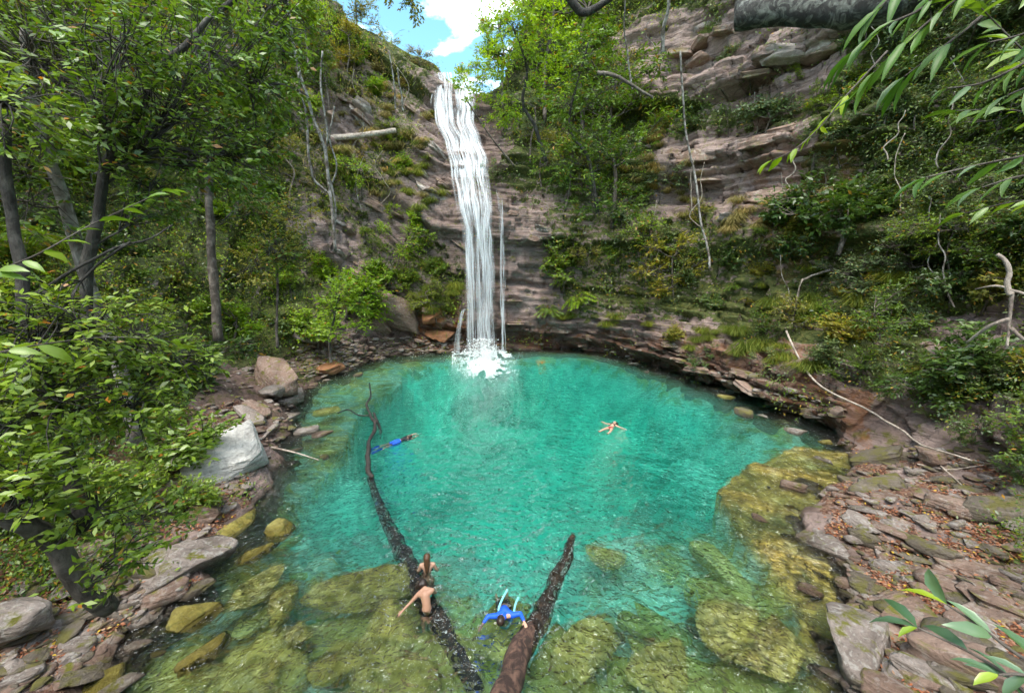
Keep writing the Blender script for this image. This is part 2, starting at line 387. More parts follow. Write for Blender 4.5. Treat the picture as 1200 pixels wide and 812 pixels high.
# ------------------------------------------------------------------ terrain: one sheet lofted around the pool
# station: (x, y, outward angle, [(distance out, height) ...])
ST = [
 (0.0, 1.6, -90, [(.5, 1.5), (1.0, 3.2), (2, 5.2), (4, 6.2), (8, 6.8), (14, 7.5)]),
 (-4.0, 3.4, 225, [(.8, .6), (2, 1.5), (4, 3.2), (7, 5.8), (11, 10), (17, 17)]),
 (-7.7, 6.3, 200, [(1, .4), (2.5, .9), (5, 1.9), (8, 5.0), (12, 13), (17, 27)]),
 (-8.5, 10.0, 190, [(1.2, .5), (3, 1.1), (5.5, 2.4), (9, 7.0), (13, 16), (18, 30)]),
 (-9.1, 13.9, 180, [(1, .6), (3, 1.2), (5.5, 2.7), (9, 8), (13, 17), (18, 31)]),
 (-11.3, 18.8, 175, [(1, .7), (3, 1.5), (6, 3.2), (10, 10), (14, 19), (19, 33)]),
 (-13.8, 24.3, 170, [(1, .7), (3, 1.5), (6, 4.2), (10, 12), (14, 22), (18, 34)]),
 (-15.3, 28.7, 160, [(1, .6), (3, 1.5), (5, 4), (8, 12), (11, 22), (15, 36)]),
 (-14.0, 32.5, 135, [(1, .6), (2.5, 2), (4.5, 7), (7, 15), (9.5, 24), (13, 37)]),
 (-12.4, 38.4, 120, [(1, 1), (2, 3.5), (3.2, 9), (5, 17), (7.5, 26), (10.5, 34.5)]),
 (-8.0, 40.3, 100, [(.8, 1.4), (1.3, 4), (1.8, 10), (3.2, 18), (6, 26), (9, 32.2)]),
 (-5.2, 41.0, 92, [(.5, 1.5), (1.0, 6), (.6, 13.5), (1.8, 18), (4.6, 24.2), (7.8, 29.2)]),
 (-1.2, 41.2, 90, [(.5, 1.5), (1.0, 6), (.7, 13.5), (2.0, 18), (4.8, 24.6), (7.8, 30.0)]),
 (4.0, 41.2, 86, [(.5, 1.5), (.9, 6), (1.2, 13), (2.5, 20), (4.8, 29), (7.5, 41)]),
 (8.5, 39.6, 62, [(.5, 1.8), (1, 5), (2, 12), (3.5, 20), (6, 31), (9, 42)]),
 (12.1, 33.2, 35, [(.5, 1.9), (1.8, 3.6), (3.8, 8), (6, 16), (7.6, 27), (9.5, 40)]),
 (14.4, 27.2, 28, [(.5, 2.0), (2.0, 3.6), (4.4, 7), (6.6, 13), (7.4, 23), (8.6, 36)]),
 (15.8, 22.6, 22, [(.5, 1.7), (2, 2.8), (4.6, 5.6), (7.2, 10), (8, 20), (9.5, 33)]),
 (16.0, 18.8, 15, [(.8, 1.0), (1.8, 2.3), (4, 4.6), (7, 9), (8.2, 18), (10.5, 31)]),
 (14.4, 15.6, 0, [(1, .4), (3, 1.1), (4.6, 3.0), (7.6, 8), (9, 16), (11.5, 29)]),
 (10.4, 12.4, -5, [(1, .3), (3.5, .8), (6.6, 1.7), (8.6, 4.8), (11, 13), (14, 27)]),
 (8.4, 8.8, -8, [(1, .25), (3.5, .9), (7, 1.9), (9.4, 5), (12, 13), (15, 27)]),
 (6.6, 6.2, -15, [(1, .35), (3, 1.0), (6, 1.9), (9, 4.5), (12, 11), (16, 24)]),
 (4.0, 3.4, -45, [(.8, .8), (2, 2), (4, 3.6), (7, 6), (11, 10), (16, 16)]),
]
S_XY = np.array([s[:2] for s in ST])
S_ANG = np.unwrap(np.radians([s[2] for s in ST]))
# outward unit vectors, interpolated as vectors
S_DIR = np.stack([np.cos(S_ANG), np.sin(S_ANG)], -1)
ROWS = []
for s in ST:
    pr = [(-.1, -5.2), (-.35, -1.5), (0, -0.05)] + s[3]
    d, z = s[3][-1]
    pr += [(d + 5, z + (4 if z > 20 else .5)), (d + 16, z + (6 if z > 20 else 1)), (d + 45, z + 6)]
    ROWS.append(pr)
ROWS = np.array(ROWS)                                     # stations, rows, 2
# beyond the waterfall lip the stream bed runs back almost level
for i in (10, 11, 12):
    z = ST[i][3][-1][1]
    ROWS[i, -3] = (13, z + .6); ROWS[i, -2] = (24, z + 1.0); ROWS[i, -1] = (50, z - 1)
NS = len(ST)
def cr_periodic(A, t):
    i = np.floor(t).astype(int); f = (t - i).reshape((-1,) + (1,) * (A.ndim - 1))
    a, b, c, d = A[(i - 1) % NS], A[i % NS], A[(i + 1) % NS], A[(i + 2) % NS]
    return 0.5 * (2 * b + (c - a) * f + (2 * a - 5 * b + 4 * c - d) * f ** 2 + (3 * b - a - 3 * c + d) * f ** 3)
NU, NV = 1150, 330
# finer steps where the banks come near the camera
dens = np.interp(np.linspace(0, NS, 400), [0, 1, 4, 8, 10, 13, 15, 19, 23, 24], [.8, 1.2, 1.1, 1.0, 1.1, 1.3, 1.1, 1.6, 1.5, .8])
cum = np.concatenate([[0], np.cumsum((dens[1:] + dens[:-1]) / 2)]); cum /= cum[-1]
U = np.interp(np.linspace(0, 1, NU, endpoint=False), cum, np.linspace(0, NS, 400))
XY = cr_periodic(S_XY, U); DR = unit(cr_periodic(S_DIR, U)); RW = cr_periodic(ROWS, U)
XY = XY + DR * (.55 * fbm(np.column_stack([XY * .45, XY[:, 0] * 0]), 4, 15) * np.clip(1 - (XY[:, 1] > 38) * .6, 0, 1) + .2)[:, None]   # NU,rows,2
nr = RW.shape[1]
vk = np.interp(np.linspace(0, 1, NV), [0, .06, .2, .42, .9, 1], [0, 2, 4, 6, nr - 3.6, nr - 1])
RWp = np.concatenate([RW[:, :1] * 2 - RW[:, 1:2], RW, RW[:, -1:] * 2 - RW[:, -2:-1]], 1)
i = np.clip(np.floor(vk).astype(int), 0, nr - 2); f = (vk - i)[None, :, None]
a, b, c, d = RWp[:, i], RWp[:, i + 1], RWp[:, i + 2], RWp[:, i + 3]
PR = 0.5 * (2 * b + (c - a) * f + (2 * a - 5 * b + 4 * c - d) * f ** 2 + (3 * b - a - 3 * c + d) * f ** 3)
PR = 0.6 * PR + 0.4 * (b * (1 - f) + c * f)
G = np.empty((NU, NV, 3))
G[..., :2] = XY[:, None] + DR[:, None] * PR[..., :1]
G[..., 2] = PR[..., 1]
def grid_normals(G):
    du = np.roll(G, -1, 0) - np.roll(G, 1, 0); dv = np.gradient(G, axis=1)
    return unit(np.cross(du, dv))
Nn = grid_normals(G)
if (Nn[:, :, 2].mean() < 0): Nn = -Nn
horiz = np.clip(1 - abs(Nn[..., 2]), 0, 1)
# bedding: thin layers that step in and out, tilted as in the photo (steeper on the left of the falls)
left = np.clip((-G[..., 0] - 4) / 6, 0, 1) * np.clip((G[..., 1] - 26) / 8, 0, 1)
hb = G[..., 2] + 0.10 * G[..., 0] + left * (G[..., 0] + 8) * 0.62 + 0.35 * fbm(G * 0.25, 3, 5)
def layers(h, n, seed, sharp=0.25):
    q = h * n; k = np.floor(q); t = q - k
    r0 = h3(k.astype(np.int64), k.astype(np.int64) * 0, k.astype(np.int64) * 0, seed)
    r1 = h3(k.astype(np.int64) + 1, k.astype(np.int64) * 0, k.astype(np.int64) * 0, seed)
    w = np.clip((t - (1 - sharp)) / sharp, 0, 1)
    return (r0 * (1 - w) + r1 * w) * 2 - 1
big_l = layers(hb, 0.42, 3, 0.2); mid_l = layers(hb + .2 * vnoise(G * .8, 2), 1.3, 4, 0.3); thin_l = layers(hb + .1 * vnoise(G * 1.5, 8), 4.2, 6, 0.35)
steep = np.clip((horiz - 0.12) * 3, 0, 1)
blk = np.stack([G[..., 0] * .45 + np.floor(hb * 1.3) * 3.7, G[..., 1] * .45, np.floor(hb * 1.3) * 1.3], -1)
blocks = h3(np.floor(blk[..., 0]).astype(np.int64), np.floor(blk[..., 1]).astype(np.int64), np.floor(blk[..., 2]).astype(np.int64), 9) * 2 - 1
disp = steep * ((0.75 + .15 * np.clip((G[..., 0] - 8) / 4, 0, 1)) * big_l + 0.34 * mid_l + 0.17 * thin_l + 0.34 * blocks) + 0.5 * fbm(G * 0.22, 3, 11) * np.clip(G[..., 2] / 4, 0, 1) + 0.16 * fbm(G * 0.9, 4, 21) * (0.5 + steep) + .04 * fbm(G * 4, 3, 31)
fade = np.interp(PR[..., 1], [-2, 0, 1.2], [0.1, 0.35, 1.0])
wallside = np.clip((G[..., 1] - 17) / 4, 0, 1) * np.clip((G[..., 0] - 1) / 3, 0, 1)        # the stepped, undercut rock band behind the pool on the right
fade = np.maximum(fade, wallside * np.interp(PR[..., 1], [-2, 0], [.1, .95]))
disp = disp * np.where(PR[..., 1] < -.2, .15, 1)
disp = disp + wallside * np.interp(PR[..., 1], [-.5, .1, 2.6, 4], [0, 1, 1, 0]) * (.42 * layers(hb, 1.7, 14, .15) + .16 * layers(hb, 5.5, 16, .2) + .25 * blocks)
falls_w = np.clip(1 - abs(G[..., 0] + 4.5) / 5, 0, 1) * (G[..., 1] > 39) * (G[..., 2] > 6)
disp = disp * fade * (1 - 0.45 * falls_w)
G = G + Nn * disp[..., None]
# flat bedding slabs crossing the low banks
bank = np.clip(1 - abs(PR[..., 1] - 0.9) / 1.4, 0, 1) * (G[..., 1] < 32)
sl = G[..., 0] * 0.55 + G[..., 1] * 0.83
slab = layers(sl + .5 * fbm(G * .35, 3, 41), 0.9, 42, .12) * .24 + layers(sl + .25 * fbm(G * .8, 3, 43), 2.6, 44, .2) * .07
G[..., 2] += bank * slab
V = G.reshape(-1, 3)
iu = np.arange(NU)[:, None]; iv = np.arange(NV - 1)[None]
Fq = np.stack([iu * NV + iv, ((iu + 1) % NU) * NV + iv, ((iu + 1) % NU) * NV + iv + 1, iu * NV + iv + 1], -1).reshape(-1, 4)
ter = mesh_from('canyon_terrain', V, Fq, M['terrain'], smooth=True)

def in_poly(px, py, poly):
    P = np.array(poly, float); inside = np.zeros(np.shape(px), bool)
    for k in range(len(P)):
        x1, y1 = P[k]; x2, y2 = P[(k + 1) % len(P)]
        c = ((y1 > py) != (y2 > py)) & (px < (x2 - x1) * (py - y1) / (y2 - y1 + 1e-9) + x1)
        inside ^= c
    return inside
ROCKY = [
 [(392, 100), (440, 135), (446, 160), (400, 178), (372, 150)],
 [(428, 236), (480, 205), (500, 130), (525, 170), (550, 250), (548, 300), (500, 285), (450, 275)],
 [(340, 245), (388, 252), (432, 300), (455, 350), (425, 345), (380, 310)],
 [(430, 355), (500, 365), (545, 385), (545, 416), (350, 425), (345, 405)],
 [(502, 85), (560, 85), (588, 160), (600, 235), (650, 235), (645, 300), (660, 350), (640, 412), (535, 412), (545, 300), (500, 170)],
 [(720, 30), (860, 0), (1000, 30), (960, 115), (860, 135), (740, 95)],
 [(765, 165), (950, 140), (945, 240), (880, 262), (765, 240)],
 [(600, 362), (700, 366), (840, 378), (940, 425), (1210, 480), (1210, 560), (990, 545), (830, 470), (760, 440), (600, 420)],
 [(960, 500), (1210, 540), (1210, 830), (930, 830), (930, 600)],
 [(215, 480), (270, 420), (350, 415), (365, 480), (330, 560), (290, 640), (180, 830), (-20, 830), (-20, 720), (120, 700), (200, 560)],
 [(1085, 365), (1210, 350), (1210, 425), (1090, 425)],
]
def rocky_at(px, py):
    r = np.zeros(np.shape(px), bool)
    for p in ROCKY: r |= in_poly(px, py, p)
    return r
dep = np.maximum(depth_of(V.T), 0.5)
PX = 600 + FPX * V[:, 0] / dep; PY = 406 - FPX * (V[:, 1] * SP + (V[:, 2] - CAMH) * CP) / dep
JX = PX + 22 * fbm(V * .5, 3, 71) ; JY = PY + 18 * fbm(V * .5, 3, 72)
veg = np.where(rocky_at(JX, JY), 0.12, 1.0)
veg = veg - .33 * in_poly(JX, JY, [(340, 60), (440, 60), (545, 120), (548, 400), (420, 400), (340, 280)]) - .25 * in_poly(JX, JY, [(600, 230), (780, 230), (780, 390), (600, 400)]) - .15 * in_poly(JX, JY, [(760, 60), (1020, 60), (1020, 330), (760, 300)])
veg = np.where(V[:, 2] < 0.3, 0.0, veg)
stp = np.clip((.55 - np.abs(grid_normals(G)[..., 2])) * 2.2, 0, 1).reshape(-1)
veg = veg * np.clip(1.1 - 0.62 * stp, 0, 1)
lit = np.where(in_poly(JX, JY, [(985, 520), (1210, 545), (1210, 830), (1010, 830), (960, 640)]), 0.62, 0) + \
      np.where(in_poly(JX, JY, [(0, 830), (0, 560), (190, 470), (290, 470), (300, 520), (270, 640), (150, 760), (60, 830)]), 0.6, 0)
lit = lit * (V[:, 2] > .15)
rust = np.where(in_poly(JX, JY, [(490, 350), (560, 370), (560, 415), (480, 415)]), 1.0, 0) + np.where(in_poly(JX, JY, [(760, 395), (900, 400), (1010, 470), (1010, 520), (900, 500), (700, 425), (600, 412), (600, 385)]), 0.75, 0) \
     + np.where(in_poly(JX, JY, [(880, 160), (1010, 160), (1010, 250), (930, 330), (880, 260)]), 0.4, 0)
damp = np.clip((3.4 - V[:, 2]) / 1.8, 0, 1) * np.clip((V[:, 1] - 15) / 4, 0, 1) * .85 + np.clip(1 - abs(V[:, 0] + 3.5) / 4.5, 0, 1) * (V[:, 1] > 38) * .8
for nm, arr in (('veg', veg), ('litter', lit), ('rust', np.clip(rust, 0, 1)), ('damp', np.clip(damp, 0, 1))):
    at = ter.attributes.new(nm, 'FLOAT', 'POINT'); at.data.foreach_set('value', arr.astype(np.float32))
tag(obj('terrain', ter), kind='structure')

# bvh of the terrain for setting things on it
keep = (np.arange(NU)[:, None] % 2 == 0) & (np.arange(NV)[None] % 2 == 0)
G2 = G[::2, ::2]; nu2, nv2 = G2.shape[:2]
i2 = np.arange(nu2)[:, None]; j2 = np.arange(nv2 - 1)[None]
F2 = np.stack([i2 * nv2 + j2, ((i2 + 1) % nu2) * nv2 + j2, ((i2 + 1) % nu2) * nv2 + j2 + 1, i2 * nv2 + j2 + 1], -1).reshape(-1, 4)
BVH = BVHTree.FromPolygons(G2.reshape(-1, 3).tolist(), F2.tolist())
def cast(px, py, org=(0, 0, CAMH)):
    d = Vector(ray(px, py)).normalized()
    h = BVH.ray_cast(Vector(org), d, 150)
    if h[0] is None: return None
    n = h[1]
    if n.dot(d) > 0: n = -n
    return np.array(h[0]), np.array(n), h[3]
def ground(x, y, top=60):
    h = BVH.ray_cast(Vector((x, y, top)), Vector((0, 0, -1)), 100)
    return h[0].z if h[0] is not None else 0.0

# ------------------------------------------------------------------ pool bed
SH = cr_periodic(S_XY, np.linspace(0, NS, 240, endpoint=False))
SHF = cr_periodic(S_XY, np.linspace(0, NS, 1500, endpoint=False)); SHF = SHF[SHF[:, 1] > 14]
def bed_z(x, y):
    p0 = np.stack([x * .4, y * .4, x * 0], -1)
    e = np.sqrt(((x - .6) / 14.3) ** 2 + ((y - 25.6) / 16.2) ** 2) + .16 * fbm(p0, 4, 58)
    t = np.clip((1.08 - e) / 0.5, 0, 1); t = t * t * (3 - 2 * t)
    p = np.stack([x, y, x * 0], -1)
    near = -0.75 - 0.35 * np.clip((x + 6) / 8, 0, 1) * np.clip((9 - x) / 4, 0, 1) - .45 * np.clip((y - 8) / 4, 0, 1) * np.clip((x + 6) / 3, 0, 1)
    z = near - 4.3 * t
    d = np.maximum(-(z) + CAMH, .1)
    # stony lumps and ridges on the shallow part
    ridge = layers((x * .5 + y * .87) + .5 * fbm(p * .45, 3, 52), .9, 51, .25)
    z = z + (1 - t) * (0.20 * fbm(p * .7, 4, 50) + 0.16 * ridge) + t * .35 * fbm(p * .35, 3, 54)
    dpt = depth_of((x, y, x * 0)); px = 600 + FPX * x / np.maximum(dpt, .5); py = 406 - FPX * (y * SP - CAMH * CP) / np.maximum(dpt, .5)
    sh = in_poly(px, py, [(838, 572), (868, 545), (930, 520), (1010, 530), (960, 600), (985, 700), (1000, 830), (950, 790), (935, 700), (888, 640)])
    r2 = layers((x * .62 + y * .78) + .35 * fbm(p * .7, 3, 56), 2.1, 57, .3)
    z = np.where(sh, -0.22 + 0.10 * ridge + .12 * r2 + .08 * fbm(p * 1.2, 3, 55), z)
    z = np.where(sh, np.minimum(z, -.05), z)
    x_, y_ = np.atleast_1d(x).ravel(), np.atleast_1d(y).ravel(); dm = np.full(x_.shape, 1e9)
    for q in SHF: dm = np.minimum(dm, (x_ - q[0]) ** 2 + (y_ - q[1]) ** 2)
    dm = np.sqrt(dm).reshape(np.shape(x))
    z = np.where(np.asarray(y) > 17, np.maximum(z, -.75 - 1.7 * dm + .2 * ridge), z)
    sl = in_poly(px, py, [(355, 440), (440, 425), (470, 418), (470, 440), (420, 470), (400, 520), (345, 560), (300, 560)])
    z = np.where(sl, np.maximum(z, -0.9 + .2 * ridge), z)
    return z
gx = np.arange(-18, 19, .1); gy = np.arange(1.5, 44, .1)
X, Yg = np.meshgrid(gx, gy, indexing='ij')
Z = bed_z(X, Yg)
V = np.stack([X, Yg, Z], -1).reshape(-1, 3); nx, ny = X.shape
a = np.arange(nx - 1)[:, None] * ny + np.arange(ny - 1)[None]
bedF = np.stack([a, a + ny, a + ny + 1, a + 1], -1).reshape(-1, 4)
n = N('pool_bed')
v = n.coords((1, 1, 1))
z = n.n('SeparateXYZ', i_0=n.n('NewGeometry').outputs['Position']).outputs[2]
big = n.noise(v, .55, 6, .65, .8); fine = n.noise(v, 5, 7, .7)
alg = n.ramp(big, [(0.34, (0.12, 0.14, 0.05)), (0.43, (0.30, 0.24, 0.06)), (0.54, (0.52, 0.38, 0.08)), (0.64, (0.68, 0.56, 0.26))])
alg = n.mix(0.8, alg, n.ramp(fine, [(0.3, .45), (0.7, 1.35)]), 'MULTIPLY')
sand = n.ramp(n.noise(v, .22, 5, .6, .8), [(0.36, (0.30, 0.38, 0.32)), (0.5, (0.62, 0.70, 0.58)), (0.7, (0.86, 0.90, 0.78))])
f = n.ramp(n.math('ADD', z, n.math('MULTIPLY', n.math('SUBTRACT', big, .5), 1.5)), [(0.0, 1), (1.0, 1)])
zf = n.n('MapRange', i_0=n.math('ADD', z, n.math('MULTIPLY', n.math('SUBTRACT', n.noise(v, .8, 5, .6), .5), 2.4)), i_1=-1.9, i_2=-1.2, i_3=1.0, i_4=0.0).outputs[0]
silt = n.ramp(n.noise(n.coords((1, 1.6, 1), (0, 0, .7)), .75, 5, .6, .4), [(.46, 0.0), (.55, 1.0)])
silt = n.math('MULTIPLY', silt, n.n('MapRange', i_0=z, i_1=-.35, i_2=-.65).outputs[0])
alg = n.mix(silt, alg, n.mix(1.0, sand, (.62, .66, .60), 'MULTIPLY'))
c = n.mix(zf, alg, sand)
p = n.n('BsdfPrincipled', i_Base_Color=c, i_Roughness=.9, i_Normal=n.n('Bump', i_Strength=.5, i_Distance=.08, i_Height=fine).outputs[0])
M['bed'] = n.done(p.outputs[0])
tag(obj('pool_bed', mesh_from('pool_bed', V, bedF, M['bed'], True)), kind='structure')

# ------------------------------------------------------------------ water: closed body of tinted water, rippled top
n = N('pool_water')
v = n.coords((1, 1, 1))
warp = n.noise(v, 0.5, 3, .5)
w1 = n.noise(n.coords((1.0, 1.35, 1)), 1.9, 2, .5, .6)
w2 = n.noise(n.coords((1.25, 1, 1), (0, 0, .5)), 4.4, 2, .5, .8)
w0 = n.noise(v, .8, 2, .5, .4)
hgt = n.math('ADD', n.math('MULTIPLY', w1, 1.0), n.math('ADD', n.math('MULTIPLY', w2, .42), n.math('MULTIPLY', w0, .8)))
py = n.n('SeparateXYZ', i_0=n.n('NewGeometry').outputs['Position']).outputs[1]
st = n.n('MapRange', i_0=py, i_1=8.0, i_2=36.0, i_3=1.0, i_4=0.8).outputs[0]
bmp = n.n('Bump', i_Strength=st, i_Distance=n.n('MapRange', i_0=py, i_1=7.0, i_2=18.0, i_3=.62, i_4=.85).outputs[0], i_Height=hgt).outputs[0]
fr = n.n('Fresnel', i_IOR=1.5, i_Normal=bmp).outputs[0]
gl = n.n('BsdfGlossy', i_Roughness=0.04, i_Normal=bmp)
WATER_REFRACT = True
if WATER_REFRACT:
    tr = n.n('BsdfRefraction', i_IOR=1.33, i_Roughness=0.0, i_Normal=bmp)
else:
    tr = n.n('BsdfTransparent')
tr = n.n('MixShader', i_0=.62, i_1=tr.outputs[0], i_2=n.n('BsdfTransparent').outputs[0])
ms = n.n('MixShader', i_0=fr, i_1=tr.outputs[0], i_2=gl.outputs[0])
va = n.n('VolumeAbsorption', i_Color=(0.0, 0.95, 0.925, 1), i_Density=0.30)
M['water'] = n.done(ms.outputs[0], va.outputs[0])
b = Bag()
q = SH + unit(SH - np.array((0, 24.))) * 1.6
k = len(q)
top = np.column_stack([q, np.zeros(k)]); bot = np.column_stack([q, np.full(k, -7.0)])
me = bpy.data.meshes.new('water')
me.from_pydata(np.vstack([top, bot]).tolist(), [], [list(range(k)), list(range(2 * k - 1, k - 1, -1))] + [[(i + 1) % k, i, k + i, k + (i + 1) % k] for i in range(k)])
me.materials.append(M['water'])
import bmesh
bm = bmesh.new(); bm.from_mesh(me); bmesh.ops.recalc_face_normals(bm, faces=bm.faces); bm.to_mesh(me); bm.free()
tag(obj('water', me), kind='structure')

# ------------------------------------------------------------------ waterfall
def water_white(name, cover, sy=0.10, sx=6.5, feather=.0):
    n = N(name)
    fl = n.n('Attribute', attribute_name='flow').outputs['Vector']
    v = n.n('Mapping', i_Vector=fl, i_Scale=(sx, sy, 1.0)).outputs[0]
    f = n.noise(v, 1.0, 3, .55, .15)
    g = n.noise(n.n('Mapping', i_Vector=fl, i_Scale=(1.1, .22, 1.0)).outputs[0], 1.0, 4, .6)
    a = n.math('ADD', f, n.math('MULTIPLY', n.math('SUBTRACT', g, .5), .6))
    sx_ = n.n('SeparateXYZ', i_0=fl).outputs[0]
    edge = n.math('MINIMUM', sx_, n.math('SUBTRACT', 4.5, sx_))
    a = n.math('SUBTRACT', a, n.n('MapRange', i_0=edge, i_1=0.0, i_2=.7, i_3=feather, i_4=0.0).outputs[0])
    a = n.ramp(a, [(0.56 - cover * .35, 0.0), (0.86 - cover * .2, .95)])
    a = n.math('MULTIPLY', a, n.n('Attribute', attribute_name='soft').outputs['Fac'])
    d = n.n('BsdfPrincipled', i_Base_Color=(.90, .93, .96, 1), i_Roughness=.35)
    t2 = n.n('BsdfTranslucent', i_Color=(.9, .94, .97, 1))
    w = n.n('MixShader', i_0=.35, i_1=d.outputs[0], i_2=t2.outputs[0])
    m = n.n('MixShader', i_0=a, i_1=n.n('BsdfTransparent').outputs[0], i_2=w.outputs[0])
    return n.done(m.outputs[0])
M['fall'] = water_white('falling_water', .24)
M['fall_thick'] = water_white('falling_water_dense', .44, .2, 5, 0.0)
# rows: photo y, left x, right x, distance
FR = np.array([(86, 507, 553, 48.6), (100, 506, 556, 47.0), (125, 506, 558, 45.9), (145, 512, 560, 45.2), (165, 520, 565, 44.4), (190, 525, 572, 43.3),
               (215, 529, 576, 42.3), (240, 533, 579, 41.3), (270, 541, 577, 40.9), (320, 543, 580, 40.6), (370, 545, 581, 40.4), (428, 546, 584, 40.2)])
def fall_pt(t, s):
    y = np.interp(t, np.linspace(0, 1, len(FR)), FR[:, 0])
    xl = np.interp(y, FR[:, 0], FR[:, 1]); xr = np.interp(y, FR[:, 0], FR[:, 2]); d = np.interp(y, FR[:, 0], FR[:, 3])
    wv = 1.0 * np.sin(y * .07 + 1) + .7 * np.sin(y * .19 + 2) ; wv2 = 1.4 * np.sin(y * .09 + 4) + .8 * np.sin(y * .21)
    up_ = np.clip((240 - y) / 60, .25, 1)
    xl = xl + wv * up_; xr = xr + wv2 * up_
    return y, xl + (xr - xl) * s, d
FLOW = []; SOFT = []
def with_flow(me):
    at = me.attributes.new('flow', 'FLOAT_VECTOR', 'POINT'); at.data.foreach_set('vector', np.concatenate(FLOW).astype(np.float32).ravel()); FLOW.clear()
    at = me.attributes.new('soft', 'FLOAT', 'POINT'); at.data.foreach_set('value', np.concatenate(SOFT).astype(np.float32)); SOFT.clear(); return me
def ribbon(T, S, dy, W, seed):
    """one falling strand: widths W at positions S (0..1 across the falls)"""
    V = []
    y, x, d = fall_pt(T, S)
    for yy, xx, dd, w in zip(y, x, d, W):
        p = on_y(xx, yy, dd - dy)
        p = p + .16 * np.array((vnoise(np.array((seed * 3.1, yy * .05, 0.))), vnoise(np.array((seed * 1.7, yy * .05, 5.))), 0)); V.append(p - (w / 2, -.03, 0)); V.append(p + (0, -.06, 0)); V.append(p + (w / 2, .03, 0))
    m = len(T)
    k = np.arange(m - 1) * 3
    tp = np.sin(np.linspace(.1, math.pi - .1, m)) ** .7; SOFT.append(np.stack([tp * 0, tp, tp * 0], 1).ravel())
    uu = S * 4.5; FLOW.append(np.stack([np.stack([uu - W / 2, T * 30, T * 0 + seed], -1), np.stack([uu, T * 30, T * 0 + seed], -1), np.stack([uu + W / 2, T * 30, T * 0 + seed], -1)], 1).reshape(-1, 3))
    F = np.concatenate([np.stack([k, k + 3, k + 4, k + 1], -1), np.stack([k + 1, k + 4, k + 5, k + 2], -1)])
    return np.array(V), F
rg = np.random.default_rng(5)
fall = empty('waterfall', tuple(on_z(570, 425)))
tag(fall, 'tall white waterfall dropping down the back cliff into the turquoise pool', 'waterfall')
FO = np.array(fall.location)
for part, s0, s1, t0, t1, nn in (('upper_cascade', 0, 1, 0, .52, 110), ('main_curtain', 0, 1, .45, 1.0, 60)):
    bag = Bag()
    for layer in range(3):                                     # broken sheets one behind the other
        ts = np.linspace(t0, t1, 60); ss = np.linspace(.02, .98, 24)
        TT, SS = np.meshgrid(ts, ss, indexing='ij')
        y, x, d = fall_pt(TT, SS)
        Vv = np.array([on_y(a, b_, c_) for a, b_, c_ in zip(x.ravel(), y.ravel(), d.ravel())])
        Vv[:, 1] += -.12 * layer - .25 * fbm(Vv * (1.1, 1, .35), 3, 80 + layer)
        SOFT.append(np.clip(np.minimum(SS, 1 - SS) / .2, 0, 1).ravel() * .9)
        FLOW.append(np.stack([SS.ravel() * 4.5, TT.ravel() * 30, np.full(SS.size, layer * 7.)], -1))
        a_ = np.arange(59)[:, None] * 24 + np.arange(23)[None]
        bag.add(Vv, np.stack([a_, a_ + 24, a_ + 25, a_ + 1], -1).reshape(-1, 4))
    obj(part + '_veil', with_flow(bag.mesh(part + '_veil', M['fall'], True, FO)), fall)
    bag = Bag()
    for k in range(nn):
        a0 = rg.uniform(t0 - .05, t1 - .12); a1 = min(t1, a0 + rg.uniform(.1, .42)); a0 = max(a0, t0)
        T = np.linspace(a0, a1, 16)
        s = rg.beta(1.1, 1.1) if rg.random() < .5 else rg.choice([.12, .2, .45, .6, .85, .93]) + rg.normal(0, .035)
        if a0 < .2 and .25 < s < .55: s = rg.choice([.1, .15, .75, .85])
        S = np.clip(.06 + .88 * s + .02 * np.sin(T * 9 + k) + (T - a0) * rg.normal(0, .3), 0, 1)
        w = rg.uniform(.12, .55) * np.sin(np.linspace(.15, 3.0, 16)) ** .6
        bag.add(*ribbon(T, S, rg.uniform(.1, .65), w, k))
    obj(part, with_flow(bag.mesh(part, M['fall_thick'], True, FO)), fall)
# the separate thin strand on the right and the small jet on the left
bag = Bag()
for k in range(16):
    xs = 587 + rg.normal(0, 1.3)
    y = np.linspace(222, 418, 26)[(k % 5) * 4:][:26 - (k % 3) * 5]
    P = np.array([on_y(xs + .9 * math.sin(q / 19 + k * .7) + (q - 226) * .014 - 4 * math.exp(-(q - 222) / 12), q, np.interp(q, [226, 250, 420], [41.9, 41.2, 40.6]) - rg.uniform(0, .2)) for q in y])
    w = rg.uniform(.04, .16)
    V = np.stack([P - (w / 2, 0, 0), P + (w / 2, 0, 0)], 1).reshape(-1, 3); SOFT.append(np.repeat(np.clip(np.linspace(0, 4, len(P)), .1, .75), 2)); FLOW.append(V * (1, 0, 0) + V[:, 2:] * (0, 1, 0) + (0, 0, k)); q = np.arange(len(P) - 1) * 2
    bag.add(V, np.stack([q, q + 1, q + 3, q + 2], -1))
obj('side_strand', with_flow(bag.mesh('side_strand', M['fall_thick'], True, FO)), fall)
bag = Bag()
for k in range(14):
    t = np.linspace(0, 1, 16)
    xx = 545 - 10 * t ** .6 + rg.normal(0, .8) ; yy = 362 + 50 * t ** 1.3
    P = np.array([on_y(a, b_, 40.6 - .5 * c_) for a, b_, c_ in zip(xx, yy, t)])
    w = rg.uniform(.05, .12) * (1 + 1.5 * t)
    V = np.stack([P - np.outer(w, (1, 0, 0)), P + np.outer(w, (1, 0, 0))], 1).reshape(-1, 3); SOFT.append(np.full(len(V), .7)); FLOW.append(V * (1, 0, 0) + V[:, 2:] * (0, 1, 0) + (0, 0, k)); q = np.arange(15) * 2
    bag.add(V, np.stack([q, q + 1, q + 3, q + 2], -1))
obj('small_jet', with_flow(bag.mesh('small_jet', M['fall_thick'], True, FO)), fall)
import bmesh as _bm
bmx = _bm.new(); _bm.ops.create_icosphere(bmx, subdivisions=4, radius=1)
